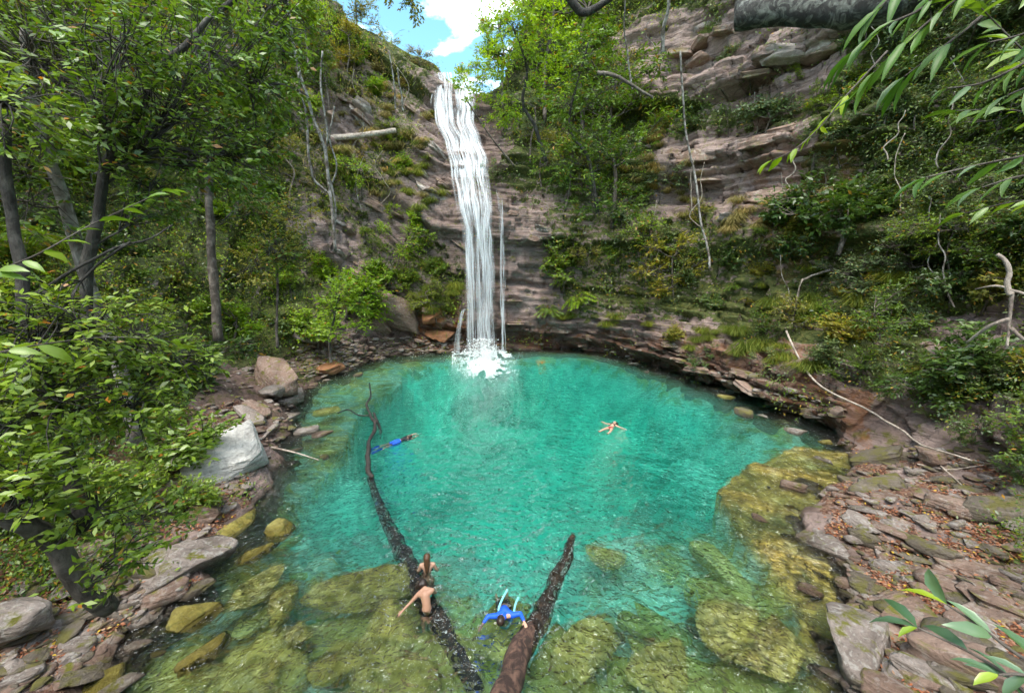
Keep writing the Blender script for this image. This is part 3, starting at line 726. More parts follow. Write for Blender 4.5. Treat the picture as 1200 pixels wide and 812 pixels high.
ISO_V = np.array([v.co[:] for v in bmx.verts]); ISO_F = np.array([[v.index for v in f.verts] for f in bmx.faces]); bmx.free()
bmx = _bm.new(); _bm.ops.create_icosphere(bmx, subdivisions=3, radius=1)
ISL_V = np.array([v.co[:] for v in bmx.verts]); ISL_F = np.array([[v.index for v in f.verts] for f in bmx.faces]); bmx.free()
# splash and foam where it meets the pool
OCT = (np.array([(1, 0, 0), (-1, 0, 0), (0, 1, 0), (0, -1, 0), (0, 0, 1), (0, 0, -1.)]), np.array([(0, 2, 4), (2, 1, 4), (1, 3, 4), (3, 0, 4), (2, 0, 5), (1, 2, 5), (3, 1, 5), (0, 3, 5)]))
def drops(P, R, fl=1.0):
    V = P[:, None] + OCT[0][None] * (R[:, None, None] * np.array((1, 1, fl)))
    return V.reshape(-1, 3), (OCT[1][None] + (np.arange(len(P)) * 6)[:, None, None]).reshape(-1, 3)
n = N('foam'); M['foam'] = n.done(n.n('BsdfPrincipled', i_Base_Color=(.92, .95, .96, 1), i_Roughness=.5).outputs[0])
def foam_patch(px, py, r, k):
    c = on_z(px, py)
    a = rg.uniform(0, 6.28, k); q = np.abs(rg.normal(0, .55, k)) * r
    x = c[0] + np.cos(a) * q; y = c[1] + np.sin(a) * q * 1.3
    keepm = fbm(np.stack([x * 2.2, y * 1.5, x * 0], -1), 3, 7) > (q / r - .75)
    z = rg.exponential(.10, k) * np.exp(-q / r * 2) * 3.2
    P = np.stack([x, y, z], -1)[keepm]
    return drops(P, rg.uniform(.02, .075, len(P)), .7)
bag = Bag()
for px, py, sx, sy, k, hz in ((569, 420, 8.5, 3.5, 4500, .6), (569, 431, 12, 6.5, 11000, .07), (590, 416, 4, 2, 2600, .3), (566, 415, 11, 1.5, 5000, .8), (536, 413, 4, 1.2, 700, .15), (563, 420, 18, 6, 5000, .02)):
    a = np.array([on_z(max(530, rg.normal(px, sx)), max(412.5, rg.normal(py, sy))) for _ in range(k)])
    kp = fbm(np.column_stack([a[:, 0] * 1.6, a[:, 1] * .7, a[:, 0] * 0]), 3, 7) > -.25
    a = a[kp]; a[:, 2] = rg.exponential(hz, len(a)) * np.exp(-((a[:, 0] + 3.2) / 1.8) ** 2)
    a[:, 2] = np.minimum(a[:, 2], 1.6)
    V, T = drops(a, .010 + rg.exponential(.013, len(a)), .8); bag.add(V, None, T)
obj('splash', bag.mesh('splash', M['foam'], False, FO), fall)
def rock_verts(seed, dims, flat=0.5, low=False, ledge=.05, rough=.06):
    r = np.random.default_rng(seed)
    P = (ISL_V if low else ISO_V).copy()
    P = np.sign(P) * np.abs(P) ** .72; P /= np.abs(P).max()
    for k in range(11):
        nn = r.normal(size=3)
        if k < 3: nn = np.array((r.normal(0, .18), r.normal(0, .18), (1, -1, 1)[k]))
        nn /= np.linalg.norm(nn)
        d = r.uniform(.42, .75) if k >= 2 else r.uniform(.40, .62)
        ex = P @ nn - d
        P = P - np.where(ex > 0, ex * .93, 0)[:, None] * nn
    z = P[:, 2] + .12 * fbm(P * 1.3 + seed, 2, seed)
    P[:, :2] *= (1 + ledge * layers(z, 5.5, seed, .3) + .5 * ledge * layers(z, 13, seed + 3, .3))[:, None]
    P = P * (1 + rough * fbm(P * 2.6 + seed * 3.1, 4, seed))[:, None]
    P *= 1.2
    return P * (np.array(dims) / 2)
def rock_mesh(name, seed, dims, mat, low=False, **k):
    return mesh_from(name, rock_verts(seed, dims, low=low, **k), ISL_F if low else ISO_F, mat, True)
ROCKS_LM = []
def rock(x1, y1, x2, y2, th, hr, mat, label, seed, z=None, tilt=None, group=None, sink=.25, name='boulder'):
    """a stone whose long axis runs between two photo pixels, th = thickness in pixels"""
    if z is None:
        A, B = cast(x1, y1), cast(x2, y2)
        if A is None or B is None: return
        A, B = A[0], B[0]
        if abs(A[1] - B[1]) > 6: B = A + (B - A) * .4
    else: A, B = on_z(x1, y1, z), on_z(x2, y2, z)
    C = (A + B) / 2; d = B - A
    L = np.linalg.norm(d); ppm = FPX / depth_of(C)
    W = th / ppm * 1.15; H = W * hr
    o = obj(name, rock_mesh(name, seed, (L, W, H), mat))
    o.location = C + (0, 0, H * (.5 - sink))
    pitch = -math.atan2(d[2], math.hypot(d[0], d[1])) if z is None else 0
    o.rotation_euler = Euler((tilt or 0, pitch, math.atan2(d[1], d[0])))
    tag(o, label, name.replace('_', ' ') if name != 'boulder' else 'boulder', group)
    return o
R_ = M
HR = [
 (262, 590, 300, 515, 62, 1.0, 'white_rock', 'large white angular boulder at the left water edge behind green leaves', None),
 (168, 690, 262, 645, 50, .8, 'grey_rock', 'long pale grey boulder on the left bank beside algae-yellow stones', None),
 (-18, 760, 44, 722, 66, .9, 'grey_rock', 'big rounded grey boulder cut off by the lower left edge', None),
 (298, 428, 338, 468, 34, 1.0, 'pink_rock', 'tall pinkish brown boulder topping the left bank rock pile', None),
 (330, 478, 358, 466, 24, .9, 'grey_rock', 'rounded pale knob of rock reaching over the water by the tall pinkish boulder', None),
 (312, 467, 332, 455, 18, .9, 'grey_rock', 'small pale rounded stone resting against the tall pinkish boulder', None),
 (272, 476, 304, 496, 14, .5, 'grey_rock', 'flat leaning slab in the middle of the left bank rock pile', None),
 (308, 512, 344, 488, 20, .6, 'grey_rock', 'layered split slab at the water edge above the white boulder', None),
 (290, 472, 310, 490, 16, .8, 'pink_rock', 'small dark rounded stone wedged between slabs of the left rock pile', None),
 (270, 500, 312, 508, 14, .5, 'pink_rock', 'low brown slab just above the white boulder', None),
 (230, 612, 262, 600, 26, .9, 'pink_rock', 'squat striped brown boulder directly below the white boulder', None),
 (255, 636, 305, 596, 18, .7, 'algae_rock', 'long algae-yellow slab standing in the water under the white boulder', .0),
 (314, 624, 342, 612, 26, .7, 'algae_rock', 'bright yellow rounded stone poking out of the water below the white boulder', .02),
 (276, 656, 318, 642, 18, .6, 'algae_rock', 'flat yellow-brown stone just below the bright yellow rounded stone', -.02),
 (260, 720, 336, 668, 32, .4, 'algae_rock', 'long green submerged slab slanting in pale blue water at lower left', -.35),
 (182, 748, 256, 704, 34, .5, 'algae_rock', 'large mustard-coloured slab below the long pale grey boulder', .02),
 (200, 706, 250, 684, 20, .5, 'mossy_rock', 'dark layered slab between the pale grey boulder and the mustard slab', .05),
 (212, 786, 276, 740, 26, .5, 'algae_rock', 'jagged pale green slab with layered edges in the lower left water', -.08),
 (318, 742, 334, 688, 26, .4, 'algae_rock', 'upright olive stone standing underwater left of the yellow-green rock bank', -.3),
 (338, 752, 362, 736, 32, .6, 'algae_rock', 'round dark olive stone underwater at lower left', -.35),
 (302, 792, 334, 776, 32, .6, 'algae_rock', 'round green submerged stone near the lower left bottom edge', -.35),
 (60, 760, 108, 716, 20, .4, 'mossy_rock', 'dark flat stone among dead leaves right of the big cut-off boulder', None),
 (62, 812, 140, 770, 36, .4, 'mossy_rock', 'large dark flat slab at the bottom left bank', None),
 (140, 770, 196, 740, 26, .5, 'mossy_rock', 'dark brown layered stone left of the mustard slab', None),
 (442, 372, 496, 384, 50, 1.0, 'pink_rock', 'largest grey-brown boulder left of the waterfall foot', None),
 (430, 368, 452, 396, 24, 1.0, 'pink_rock', 'upright grey boulder left of the largest boulder by the waterfall', None),
 (494, 380, 522, 372, 26, 1.0, 'rust_rock', 'orange-brown boulder right of the largest boulder by the waterfall', None),
 (504, 400, 534, 396, 22, .8, 'rust_rock', 'reddish low boulder beside the small side jet of the waterfall', None),
 (348, 396, 376, 402, 22, .7, 'grey_rock', 'pale boulder under the bright green tree on the far left shore', None),
 (380, 440, 400, 430, 20, .7, 'rust_rock', 'red-brown boulder on the far left shore below the bright green tree', None),
 (992, 548, 1058, 540, 36, .7, 'mossy_rock', 'broad mossy boulder at the water edge where the curved root comes down', None),
 (1000, 578, 1066, 568, 30, .7, 'mossy_rock', 'smooth grey-green boulder directly below the broad mossy boulder', None),
 (924, 600, 974, 614, 22, .5, 'grey_rock', 'flat pale boulder nearest the yellow rock shelf on the right bank', None),
 (984, 604, 1036, 630, 22, .6, 'grey_rock', 'pale ridged boulder in the middle of the right bank', None),
 (1000, 596, 1046, 608, 16, .5, 'grey_rock', 'thin pale slab just above the pale ridged boulder', None),
 (934, 630, 1004, 660, 34, .6, 'grey_rock', 'big pale wedge boulder with a mossy foot on the right bank', None),
 (1060, 602, 1086, 620, 18, .7, 'grey_rock', 'small grey block right of the pale ridged boulder', None),
 (1112, 600, 1206, 612, 40, .8, 'mossy_rock', 'largest dark mossy boulder at the right edge', None),
 (1172, 612, 1215, 630, 24, .6, 'grey_rock', 'grey boulder tip at the right edge below the dark mossy boulder', None),
 (1074, 530, 1110, 546, 26, .8, 'pink_rock', 'brown boulder right beside the curved root on the right bank', None),
 (1090, 562, 1124, 568, 14, .6, 'mossy_rock', 'dark overhanging stone below the lower end of the curved root', None),
 (940, 530, 985, 524, 14, .5, 'algae_rock', 'yellow stained flat stone at the right water edge', None),
 (1076, 582, 1116, 600, 20, .5, 'pink_rock', 'pink broken slab left of the largest dark mossy boulder', None),
 (1048, 648, 1110, 668, 18, .4, 'mossy_rock', 'long brown slab right of the big pale wedge boulder', None),
 (1060, 664, 1150, 690, 22, .35, 'pink_rock', 'long flat layered slab across the lower right bank', None),
 (946, 672, 1004, 704, 20, .5, 'mossy_rock', 'dark green-edged stone below the big pale wedge boulder', None),
 (1046, 740, 1108, 722, 36, .6, 'pink_rock', 'round pinkish boulder behind the leafy sprig at lower right', None),
 (986, 800, 1022, 744, 62, .9, 'grey_rock', 'big cracked boulder with yellow moss patches at the lower right', None),
 (1044, 772, 1058, 812, 24, .8, 'grey_rock', 'narrow upright stone right of the cracked boulder', None),
 (926, 792, 952, 814, 22, .5, 'grey_rock', 'pale grey slab tip at the bottom edge left of the cracked boulder', None),
 (1120, 730, 1210, 706, 22, .4, 'pink_rock', 'long dark slab above the leafy sprig at lower right', None),
 (1180, 645, 1215, 640, 20, .5, 'pink_rock', 'brown slab at the right edge under the grey boulder tip', None),
 (944, 486, 968, 490, 20, .9, 'pink_rock', 'squared brown block on the ledge right of the pool', None),
 (972, 482, 990, 488, 16, .9, 'pink_rock', 'small squared block beside the curved root above the pool', None),
 (905, 440, 950, 430, 26, .9, 'pink_rock', 'angular overhanging brown block left of the curved root', None),
 (352, 716, 470, 680, 46, .4, 'algae_rock', 'broad yellow-green rock bank underwater left of the bathers', -.55),
 (640, 790, 716, 745, 50, .3, 'algae_rock', 'broad flat boulder underwater right of the brown log end', -.6),
 (690, 640, 728, 660, 30, .4, 'algae_rock', 'dark green boulder underwater beyond the right log tip', -.9),
 (420, 800, 520, 775, 50, .3, 'algae_rock', 'broad flat rock underwater at the bottom below the bathers', -.6),
 (810, 770, 870, 700, 44, .3, 'algae_rock', 'long olive ridge of rock underwater at lower right', -.4),
 (880, 800, 935, 730, 40, .3, 'algae_rock', 'yellow-brown rock ridge underwater by the right shore', -.28),
 (744, 800, 800, 760, 44, .3, 'algae_rock', 'broken olive rock underwater between the broad flat boulder and olive ridge', -.5),
 (372, 800, 420, 760, 40, .4, 'algae_rock', 'olive boulder underwater near the bottom left of the bathers', -.45),
 (364, 486, 400, 480, 16, .4, 'algae_rock', 'green rounded boulder underwater near the snag tip', -.35),
 (560, 780, 610, 700, 40, .3, 'algae_rock', 'olive submerged rock under the swimmer in blue', -.9),
]
for i, (x1, y1, x2, y2, th, hr, mat, label, z) in enumerate(HR):
    if z is not None and z < -.1: mat = 'algae_deep'; z = z * .75
    rock(x1, y1, x2, y2, th, hr, M[mat], label, 300 + i * 7, z=z, sink=.5 if z is not None else .28)
AUTO = []                                        # (object, adjectives, noun, weight): labelled from where they stand at the end
RV = {}
for mat in ('grey_rock', 'pink_rock', 'mossy_rock', 'algae_rock', 'rust_rock'):
    RV[mat] = [rock_mesh('stone', 900 + k * 13 + len(mat), [(1, .62, .42), (1, .8, .6), (1, .5, .25), (1, .7, .3)][k], M[mat], low=True) for k in range(4)]
RNAME = {'grey_rock': 'grey', 'pink_rock': 'pinkish brown', 'mossy_rock': 'dark mossy', 'algae_rock': 'yellow-green', 'rust_rock': 'rusty red'}
SHAPE = ['oblong', 'blocky', 'thin flat', 'flat']
MUP = lambda m, z: 'algae_deep' if (m == 'algae_rock' and z is not None and z < -.1) else m
RV['algae_deep'] = [rock_mesh('stone', 980 + k, [(1, .62, .42), (1, .8, .6), (1, .5, .25), (1, .7, .3)][k], M['algae_deep'], low=True) for k in range(4)]
def scatter(poly, count, mats, s0, s1, z=None, seed=0, grp='', yaw=None):
    r = np.random.default_rng(seed); P = np.array(poly); lo, hi = P.min(0), P.max(0); k = 0; tries = 0
    while k < count and tries < count * 20:
        tries += 1
        px, py = r.uniform(lo[0], hi[0]), r.uniform(lo[1], hi[1])
        if not in_poly(np.array(px), np.array(py), poly): continue
        if z is None:
            h = cast(px, py)
            if h is None or h[0][2] < .05: continue
            p = h[0]
        else:
            p = on_z(px, py, z); p[2] = min(float(bed_z(p[0], p[1])) + .12, -.08)
        m = mats[r.integers(len(mats))]; v = r.integers(4)
        s = s0 * (s1 / s0) ** (r.random() ** 1.6)
        o = obj('stone', RV[MUP(m, z)][v]); o.scale = (s, s * r.uniform(.8, 1.2), s * r.uniform(.8, 1.3) * (.6 if z is not None else 1))
        o.location = p + (0, 0, s * .06)
        yw = (yaw if yaw is not None else 0) + r.normal(0, .5 if yaw is not None else 2)
        o.rotation_euler = Euler((r.normal(0, .15), r.normal(0, .15), yw))
        size = 'small' if s < s0 * 1.5 else ('mid-sized' if s < (s0 + s1) * .5 else 'large')
        AUTO.append((o, f'{size} {SHAPE[v]} {RNAME[m]}', 'stone' + (' underwater' if z is not None else ''), grp)); k += 1
scatter([(975, 520), (1200, 540), (1200, 810), (1040, 810), (1000, 690), (1010, 600)], 56, ['grey_rock', 'pink_rock', 'pink_rock', 'mossy_rock'], .28, 1.25, None, 1, 'loose stones on the right bank', -.6)
scatter([(215, 480), (290, 425), (345, 420), (350, 500), (250, 600), (110, 800), (10, 800), (120, 690), (200, 580)], 36, ['grey_rock', 'pink_rock', 'mossy_rock'], .18, .8, None, 2, 'loose stones on the left bank', .7)
scatter([(350, 405), (440, 385), (535, 400), (535, 412), (440, 420), (352, 445)], 32, ['pink_rock', 'rust_rock', 'grey_rock'], .3, 1.0, None, 3, 'stones along the far left shore')
scatter([(190, 790), (330, 590), (370, 480), (420, 470), (400, 560), (420, 640), (340, 800)], 20, ['algae_rock', 'algae_rock', 'algae_rock', 'mossy_rock'], .45, 1.4, -.3, 4, 'submerged stones along the left shore', .7)
scatter([(350, 800), (360, 700), (560, 700), (700, 690), (840, 660), (900, 800)], 16, ['algae_rock', 'algae_rock', 'mossy_rock'], .4, 1.0, -.6, 5, 'submerged stones in the near shallows', .5)
scatter([(610, 395), (760, 405), (900, 440), (1000, 480), (960, 500), (830, 450), (680, 412)], 14, ['pink_rock', 'mossy_rock'], .3, 1.2, None, 6, 'stones fallen on the right rock ledge')
scatter([(880, 545), (980, 545), (950, 620), (960, 700), (930, 680)], 12, ['algae_rock', 'algae_rock', 'mossy_rock'], .3, .9, 0, 7, 'wet stones on the yellow rock shelf', -.6)

# stones running from both banks into the water
r = np.random.default_rng(8)
for k in range(70):
    i = r.integers(len(SH)); p = SH[i]; q = SH[(i + 1) % len(SH)]; c0 = p + (q - p) * r.random()
    if c0[1] < 4 or c0[1] > 37 or (c0[0] > 8 and c0[1] > 19 and r.random() < .6): continue
    od = unit(c0 - np.array((0, 22.))); c0 = c0 + od * r.normal(-.1, .75)
    g = max(ground(c0[0], c0[1]), -.25 if r.random() < .6 else -.1)
    s = r.uniform(.3, 1.15) * (1.25 if c0[1] > 18 else .9); m = ['algae_rock', 'mossy_rock', 'grey_rock', 'pink_rock', 'mossy_rock'][r.integers(5)] if g < .1 else ['grey_rock', 'pink_rock', 'mossy_rock'][r.integers(3)]
    v = r.integers(4); o = obj('stone', RV[m][v]); o.scale = (s, s * r.uniform(.8, 1.2), s * r.uniform(.8, 1.3)); o.location = (c0[0], c0[1], g + .04 * s)
    o.rotation_euler = Euler((r.normal(0, .12), r.normal(0, .12), (.8 if c0[0] < 0 else -.7) + r.normal(0, .35)))
    AUTO.append((o, f"{'small' if s < .55 else 'large'} {SHAPE[v]} {RNAME[m]}", 'stone', 'stones half in the water along the shore'))

# rubble: fist-sized broken stone nobody could count
r = np.random.default_rng(18)
bmx = _bm.new(); _bm.ops.create_icosphere(bmx, subdivisions=2, radius=1); S2V = np.array([v.co[:] for v in bmx.verts]); S2F = np.array([[v.index for v in f.verts] for f in bmx.faces]); bmx.free()
for mat, pick in (('grey_rock', 0), ('pink_rock', 1), ('mossy_rock', 2)):
    bag = Bag()
    for poly, cnt in (([(965, 515), (1210, 530), (1210, 812), (1000, 812), (960, 640)], 150), ([(215, 480), (290, 425), (350, 415), (360, 480), (250, 620), (150, 790), (10, 812), (0, 700), (200, 580)], 300), ([(350, 400), (540, 392), (540, 414), (430, 425), (352, 445)], 190), ([(610, 400), (760, 410), (900, 445), (1000, 480), (960, 505), (830, 455)], 110)):
        P = np.array(poly); lo, hi = P.min(0), P.max(0)
        pts = r.uniform(lo, hi, (cnt * 2, 2)); pts = pts[in_poly(pts[:, 0], pts[:, 1], poly)][:cnt]
        for px, py in pts:
            h = cast(px, py)
            if h is None: continue
            s = .045 + r.exponential(.055) + .003 * h[2]
            Q = S2V.copy(); Q = np.sign(Q) * np.abs(Q) ** .7
            for c in range(5):
                nn = unit(r.normal(size=3)); ex = Q @ nn - r.uniform(.4, .7); Q = Q - np.where(ex > 0, ex, 0)[:, None] * nn
            a = r.uniform(0, 6.28) if r.random() < .4 else ((-.6 if px > 600 else .7) + r.normal(0, .4)); Q = Q * (1.5, .9, .5) * s
            ca, sa = math.cos(a), math.sin(a); Q = np.column_stack([Q[:, 0] * ca - Q[:, 1] * sa, Q[:, 0] * sa + Q[:, 1] * ca, Q[:, 2]])
            bag.add(Q + h[0] + (0, 0, .015), None, S2F)
    me = bag.mesh('rubble', M[mat], False); tag(obj('rubble', me), kind='stuff')

# big underwater slabs that overlap in the shallows, and rock slabs jutting from the walls
scatter([(180, 800), (290, 660), (330, 590), (400, 600), (480, 670), (560, 730), (560, 812)], 34, ['algae_rock'], 1.1, 2.3, -.28, 61, 'overlapping golden slabs under the near left water', .65)
scatter([(620, 812), (640, 740), (760, 670), (850, 640), (930, 700), (950, 812)], 26, ['algae_rock'], 1.1, 2.4, -.3, 62, 'overlapping golden slabs under the near right water', -.75)
SLM = [rock_mesh('rock_slab', 700 + k, [(1, .7, .35), (1, .6, .5), (1, .8, .28), (1, .5, .4)][k], M['pink_rock' if k < 3 else 'grey_rock'], ledge=.09, rough=.05) for k in range(4)]
r = np.random.default_rng(91)
for poly, cnt, s0, s1, tilt in (([(345, 240), (400, 250), (455, 345), (400, 330)], 9, 1.6, 3.6, .5), ([(428, 236), (480, 205), (525, 200), (545, 290), (500, 285), (450, 275)], 10, 1.6, 4, .5), ([(392, 100), (440, 135), (446, 160), (400, 178), (372, 150)], 7, 1.5, 3.4, .6),
        ([(430, 350), (500, 350), (545, 380), (545, 408), (430, 408)], 8, 1.0, 2.4, .3), ([(480, 110), (502, 130), (530, 240), (500, 200)], 6, 1.2, 3, .5), ([(765, 165), (950, 140), (945, 240), (880, 262), (765, 240)], 11, 1.4, 3.4, .05), ([(720, 30), (860, 5), (1000, 30), (960, 115), (740, 95)], 10, 1.6, 4, .05),
        ([(592, 230), (645, 240), (640, 350), (600, 400)], 9, 1.2, 3, .05), ([(620, 385), (760, 392), (930, 445), (1000, 490), (830, 440)], 12, 1.0, 2.6, .05), ([(1010, 560), (1200, 620), (1200, 800), (1060, 800)], 9, 1.0, 2.2, .0)):
    P = np.array(poly); lo, hi = P.min(0), P.max(0); k = 0
    while k < cnt:
        px, py = r.uniform(lo[0], hi[0]), r.uniform(lo[1], hi[1])
        if not in_poly(np.array(px), np.array(py), poly): continue
        k += 1; h = cast(px, py)
        if h is None: continue
        s = r.uniform(s0, s1); v = r.integers(4); o = obj('rock_slab', SLM[v]); o.scale = (s, s * r.uniform(.7, 1.1), s * r.uniform(.7, 1.2))
        o.location = h[0] - h[1] * s * .06
        along = math.atan2(h[1][1], h[1][0]) + math.pi / 2 if abs(h[1][2]) < .8 else -.6
        o.rotation_euler = Euler((r.normal(0, .12), (tilt if px < 560 else .08) + r.normal(0, .1), along + r.normal(0, .15)))
        if px < 560 and math.cos(along) < 0: o.rotation_euler[1] *= -1
        o['kind'] = 'thing'
        AUTO.append((o, f"{'huge' if s > (s0 + s1) / 2 else 'big'} {SHAPE[v]} {'grey' if v == 3 else 'pinkish brown'}", 'rock slab', 'rock slabs jutting from the canyon walls'))

# fallen leaves on both banks
r = np.random.default_rng(77); C = []; Nm = []
for poly, cnt in (([(985, 520), (1200, 545), (1200, 812), (1040, 812), (970, 640)], 7500), ([(0, 812), (0, 560), (190, 470), (290, 470), (300, 520), (270, 640), (150, 760)], 3800), ([(350, 400), (450, 385), (450, 420), (352, 440)], 300)):
    P = np.array(poly); lo, hi = P.min(0), P.max(0)
    pts = r.uniform(lo, hi, (cnt * 2, 2)); pts = pts[in_poly(pts[:, 0], pts[:, 1], poly)][:cnt]
    for px, py in pts:
        h = cast(px, py)
        if h is None or h[0][2] < .15: continue
        if fbm(h[0] * 1.1, 3, 90) < -.15: continue
        for q in range(3):
            C.append(h[0] + h[1] * r.uniform(.02, .05) + r.normal(0, .09, 3) * (1, 1, .1)); Nm.append(h[1] + r.normal(0, .35, 3))
C = np.array(C); Nm = np.array(Nm)
V, Q, _ = leaves(C, r.normal(size=C.shape) * (1, 1, .15), Nm, r.uniform(.05, .13, len(C)), r.uniform(.03, .06, len(C)))
tag(obj('fallen_leaves', mesh_from('fallen_leaves', V, Q, M['litter'])), kind='stuff')
C = []
for k in range(70):
    t = r.random(); p = on_z(633 + r.normal(0, 4) , 424 + r.normal(0, 1.2) if t < .7 else r.uniform(424, 440), .012); C.append(p)
V, Q, _ = leaves(np.array(C), r.normal(size=(70, 3)) * (1, 1, .02), np.tile((0, 0, 1.), (70, 1)), .22, .13)
n = N('orange_leaf'); m = n.done(n.n('BsdfPrincipled', i_Base_Color=(.42, .20, .03, 1), i_Roughness=.6).outputs[0])
tag(obj('floating_leaves', mesh_from('floating_leaves', V, Q, m)), kind='stuff')

# ------------------------------------------------------------------ plants
def crown_parts(seed, blobs, trunk, limb_r, leafL, ratio, per, twig_r=.012, droop=.15, twig_every=3, shape=RHOMB, up=.8, spread=1.0, bag=None):
    """blobs: (x,y,z, radius, clumps); trunk: polyline (world); returns bag of stems, leaf arrays"""
    r = np.random.default_rng(seed)
    bag = bag or Bag(); C = []; D = []; Nn_ = []
    T = np.asarray(trunk)
    for (bx, by, bz, br, nc) in blobs:
        c = np.array((bx, by, bz)); k0 = np.argmin(np.linalg.norm(T - c, axis=1) + T[:, 2] * 0.25 * (T[:, 2] > bz))
        k0 = max(0, k0 - r.integers(0, max(1, len(T) // 5))); base = T[k0]
        limb = curve([base, (base + c) / 2 + r.normal(0, .12, 3) * br + (0, 0, -.1 * br), c], 9, .08 * br, seed)
        if limb_r: bag.tube(limb, [limb_r, limb_r * .35], 5, False)
        u = r.normal(size=(nc, 3)); u /= np.linalg.norm(u, axis=1)[:, None]
        tips = c + u * (br * r.uniform(.25, 1, (nc, 1)) ** .55) * (1, 1, .85)
        tips += .25 * br * np.stack([fbm(tips / br * 1.3 + q * 7, 2, seed + q) for q in range(3)], -1)
        for i, t in enumerate(tips):
            a = limb[r.integers(3, 9)]
            tw = (a, (a + t) / 2 + r.normal(0, .1, 3) * br + (0, 0, .08 * br), t)
            if i % twig_every == 0 and limb_r: bag.tube(curve(tw, 6), [twig_r * 1.6, twig_r * .5], 4, False)
            dr = unit(t - a); w = np.arange(per) / per
            pos = t[None] - dr[None] * (w[:, None] * leafL * per * .30 * spread)
            side = unit(np.cross(dr, (0, 0, 1.)) + 1e-6); sg = np.where(np.arange(per) % 2, 1, -1)[:, None]
            d = dr[None] * .55 + side[None] * sg * .8 + r.normal(0, .33, (per, 3)) + (0, 0, -droop)
            C.append(pos); D.append(d); Nn_.append(r.normal(0, .45, (per, 3)) + (0, 0, up) + .5 * u[i])
    C = np.concatenate(C); D = np.concatenate(D); Nn_ = np.concatenate(Nn_)
    L = leafL * r.uniform(.6, 1.25, len(C))
    return bag, leaves(C, D, Nn_, L, L * ratio, shape)
def leaf_mesh(name, res, mat, origin=None):
    V, Q, T = res
    if origin is not None: V = V - np.asarray(origin)
    return mesh_from(name, V, [Q] + ([T] if T is not None else []), mat)

PROTO = {}
def proto(kind, v):
    if (kind, v) in PROTO: return PROTO[(kind, v)]
    s = 40 * v + len(kind) * 7 + 3; r = np.random.default_rng(s)
    if kind == 'bush':       # rounded, many stems, ~1 m radius
        tr = curve([(0, 0, -.3), (.05, 0, .3), (r.normal(0, .1), r.normal(0, .1), .8)], 8)
        bl = [(r.normal(0, .42), r.normal(0, .42), r.uniform(.45, 1.35), r.uniform(.38, .66), 34) for k in range(9)]
        bag, lf = crown_parts(s, bl, tr, .03, .15, .42, 8, .008)
        bag.tube(tr, [.05, .025], 6)
    elif kind == 'loose':    # open straggly shrub, small leaves
        tr = curve([(0, 0, -.3), (.1, 0, .6), (r.normal(0, .3), r.normal(0, .3), 1.6)], 8)
        bl = [(r.normal(0, .6), r.normal(0, .6), r.uniform(.5, 2.1), r.uniform(.3, .55), 24) for k in range(11)]
        bag, lf = crown_parts(s, bl, tr, .022, .12, .38, 7, .007, twig_every=2)
        bag.tube(tr, [.04, .02], 6)
    elif kind == 'tree':     # slender trunk, crown on top
        tr = curve([(0, 0, -.5), (r.normal(0, .2), 0, 1.5), (r.normal(0, .5), r.normal(0, .4), 3.0), (r.normal(0, .6), r.normal(0, .5), 4.4)], 14)
        bl = [(tr[-1][0] + r.normal(0, .9), tr[-1][1] + r.normal(0, .9), r.uniform(2.4, 5.2), r.uniform(.5, .95), 30) for k in range(13)]
        bag, lf = crown_parts(s, bl, tr, .04, .17, .42, 8, .01)
        bag.tube(tr, [.09, .04], 7)
    elif kind == 'fern':     # rosette of arching fronds
        bag = Bag(); C = []; D = []; Nl = []; Ls = []
        for k in range(13):
            a = k * 2.4 + r.normal(0, .2); ln = r.uniform(.8, 1.25); h = r.uniform(.35, .8)
            ax = np.array((math.cos(a), math.sin(a), 0))
            P = curve([(0, 0, 0), ax * ln * .45 + (0, 0, h), ax * ln + (0, 0, h * .45)], 18)
            bag.tube(P, [.012, .004], 4, False)
            tn = unit(np.gradient(P, axis=0)); sd = np.cross(tn, (0, 0, 1.)); sd = unit(sd)
            for j in range(2, 18):
                for sg in (-1, 1):
                    for q in (0, .5):
                        C.append(P[j] - tn[j] * q * ln * .06); D.append(sd[j] * sg + tn[j] * .5 + (0, 0, -.15)); Nl.append((0, 0, 1.)); Ls.append(.30 * ln * math.sin((j + 1) / 19 * 2.9) + .03)
        Ls = np.array(Ls); lf = leaves(np.array(C), np.array(D), np.array(Nl) + r.normal(0, .2, (len(C), 3)), Ls, .035 + .0 * Ls)
    elif kind == 'tuft':     # grass tuft that bends over and hangs
        bag = None; k = 210; a = r.uniform(0, 6.28, k)
        b0 = r.normal(0, .10, (k, 3)) * (1, 1, .2); d0 = np.stack([np.cos(a) * .5, np.sin(a) * .5, np.ones(k)], -1); l = r.uniform(.3, .7, k)
        V1, Q1, _ = leaves(b0, d0, r.normal(size=(k, 3)), l, .022)
        t = b0 + unit(d0) * l[:, None] * .85; d1 = np.stack([np.cos(a), np.sin(a), -.9 + 0 * a], -1)
        V2, Q2, _ = leaves(t, d1, r.normal(size=(k, 3)), l * .9, .018)
        lf = (np.vstack([V1, V2]), np.vstack([Q1, Q2 + len(V1)]), None)
    PROTO[(kind, v)] = (bag.mesh(kind + '_stem', M['bark_mid']) if bag else None, lf)
    return PROTO[(kind, v)]
MESHES = {}
KN = {'bush': 'bush', 'loose': 'shrub', 'tree': 'tree', 'fern': 'fern', 'tuft': 'grass_tuft'}
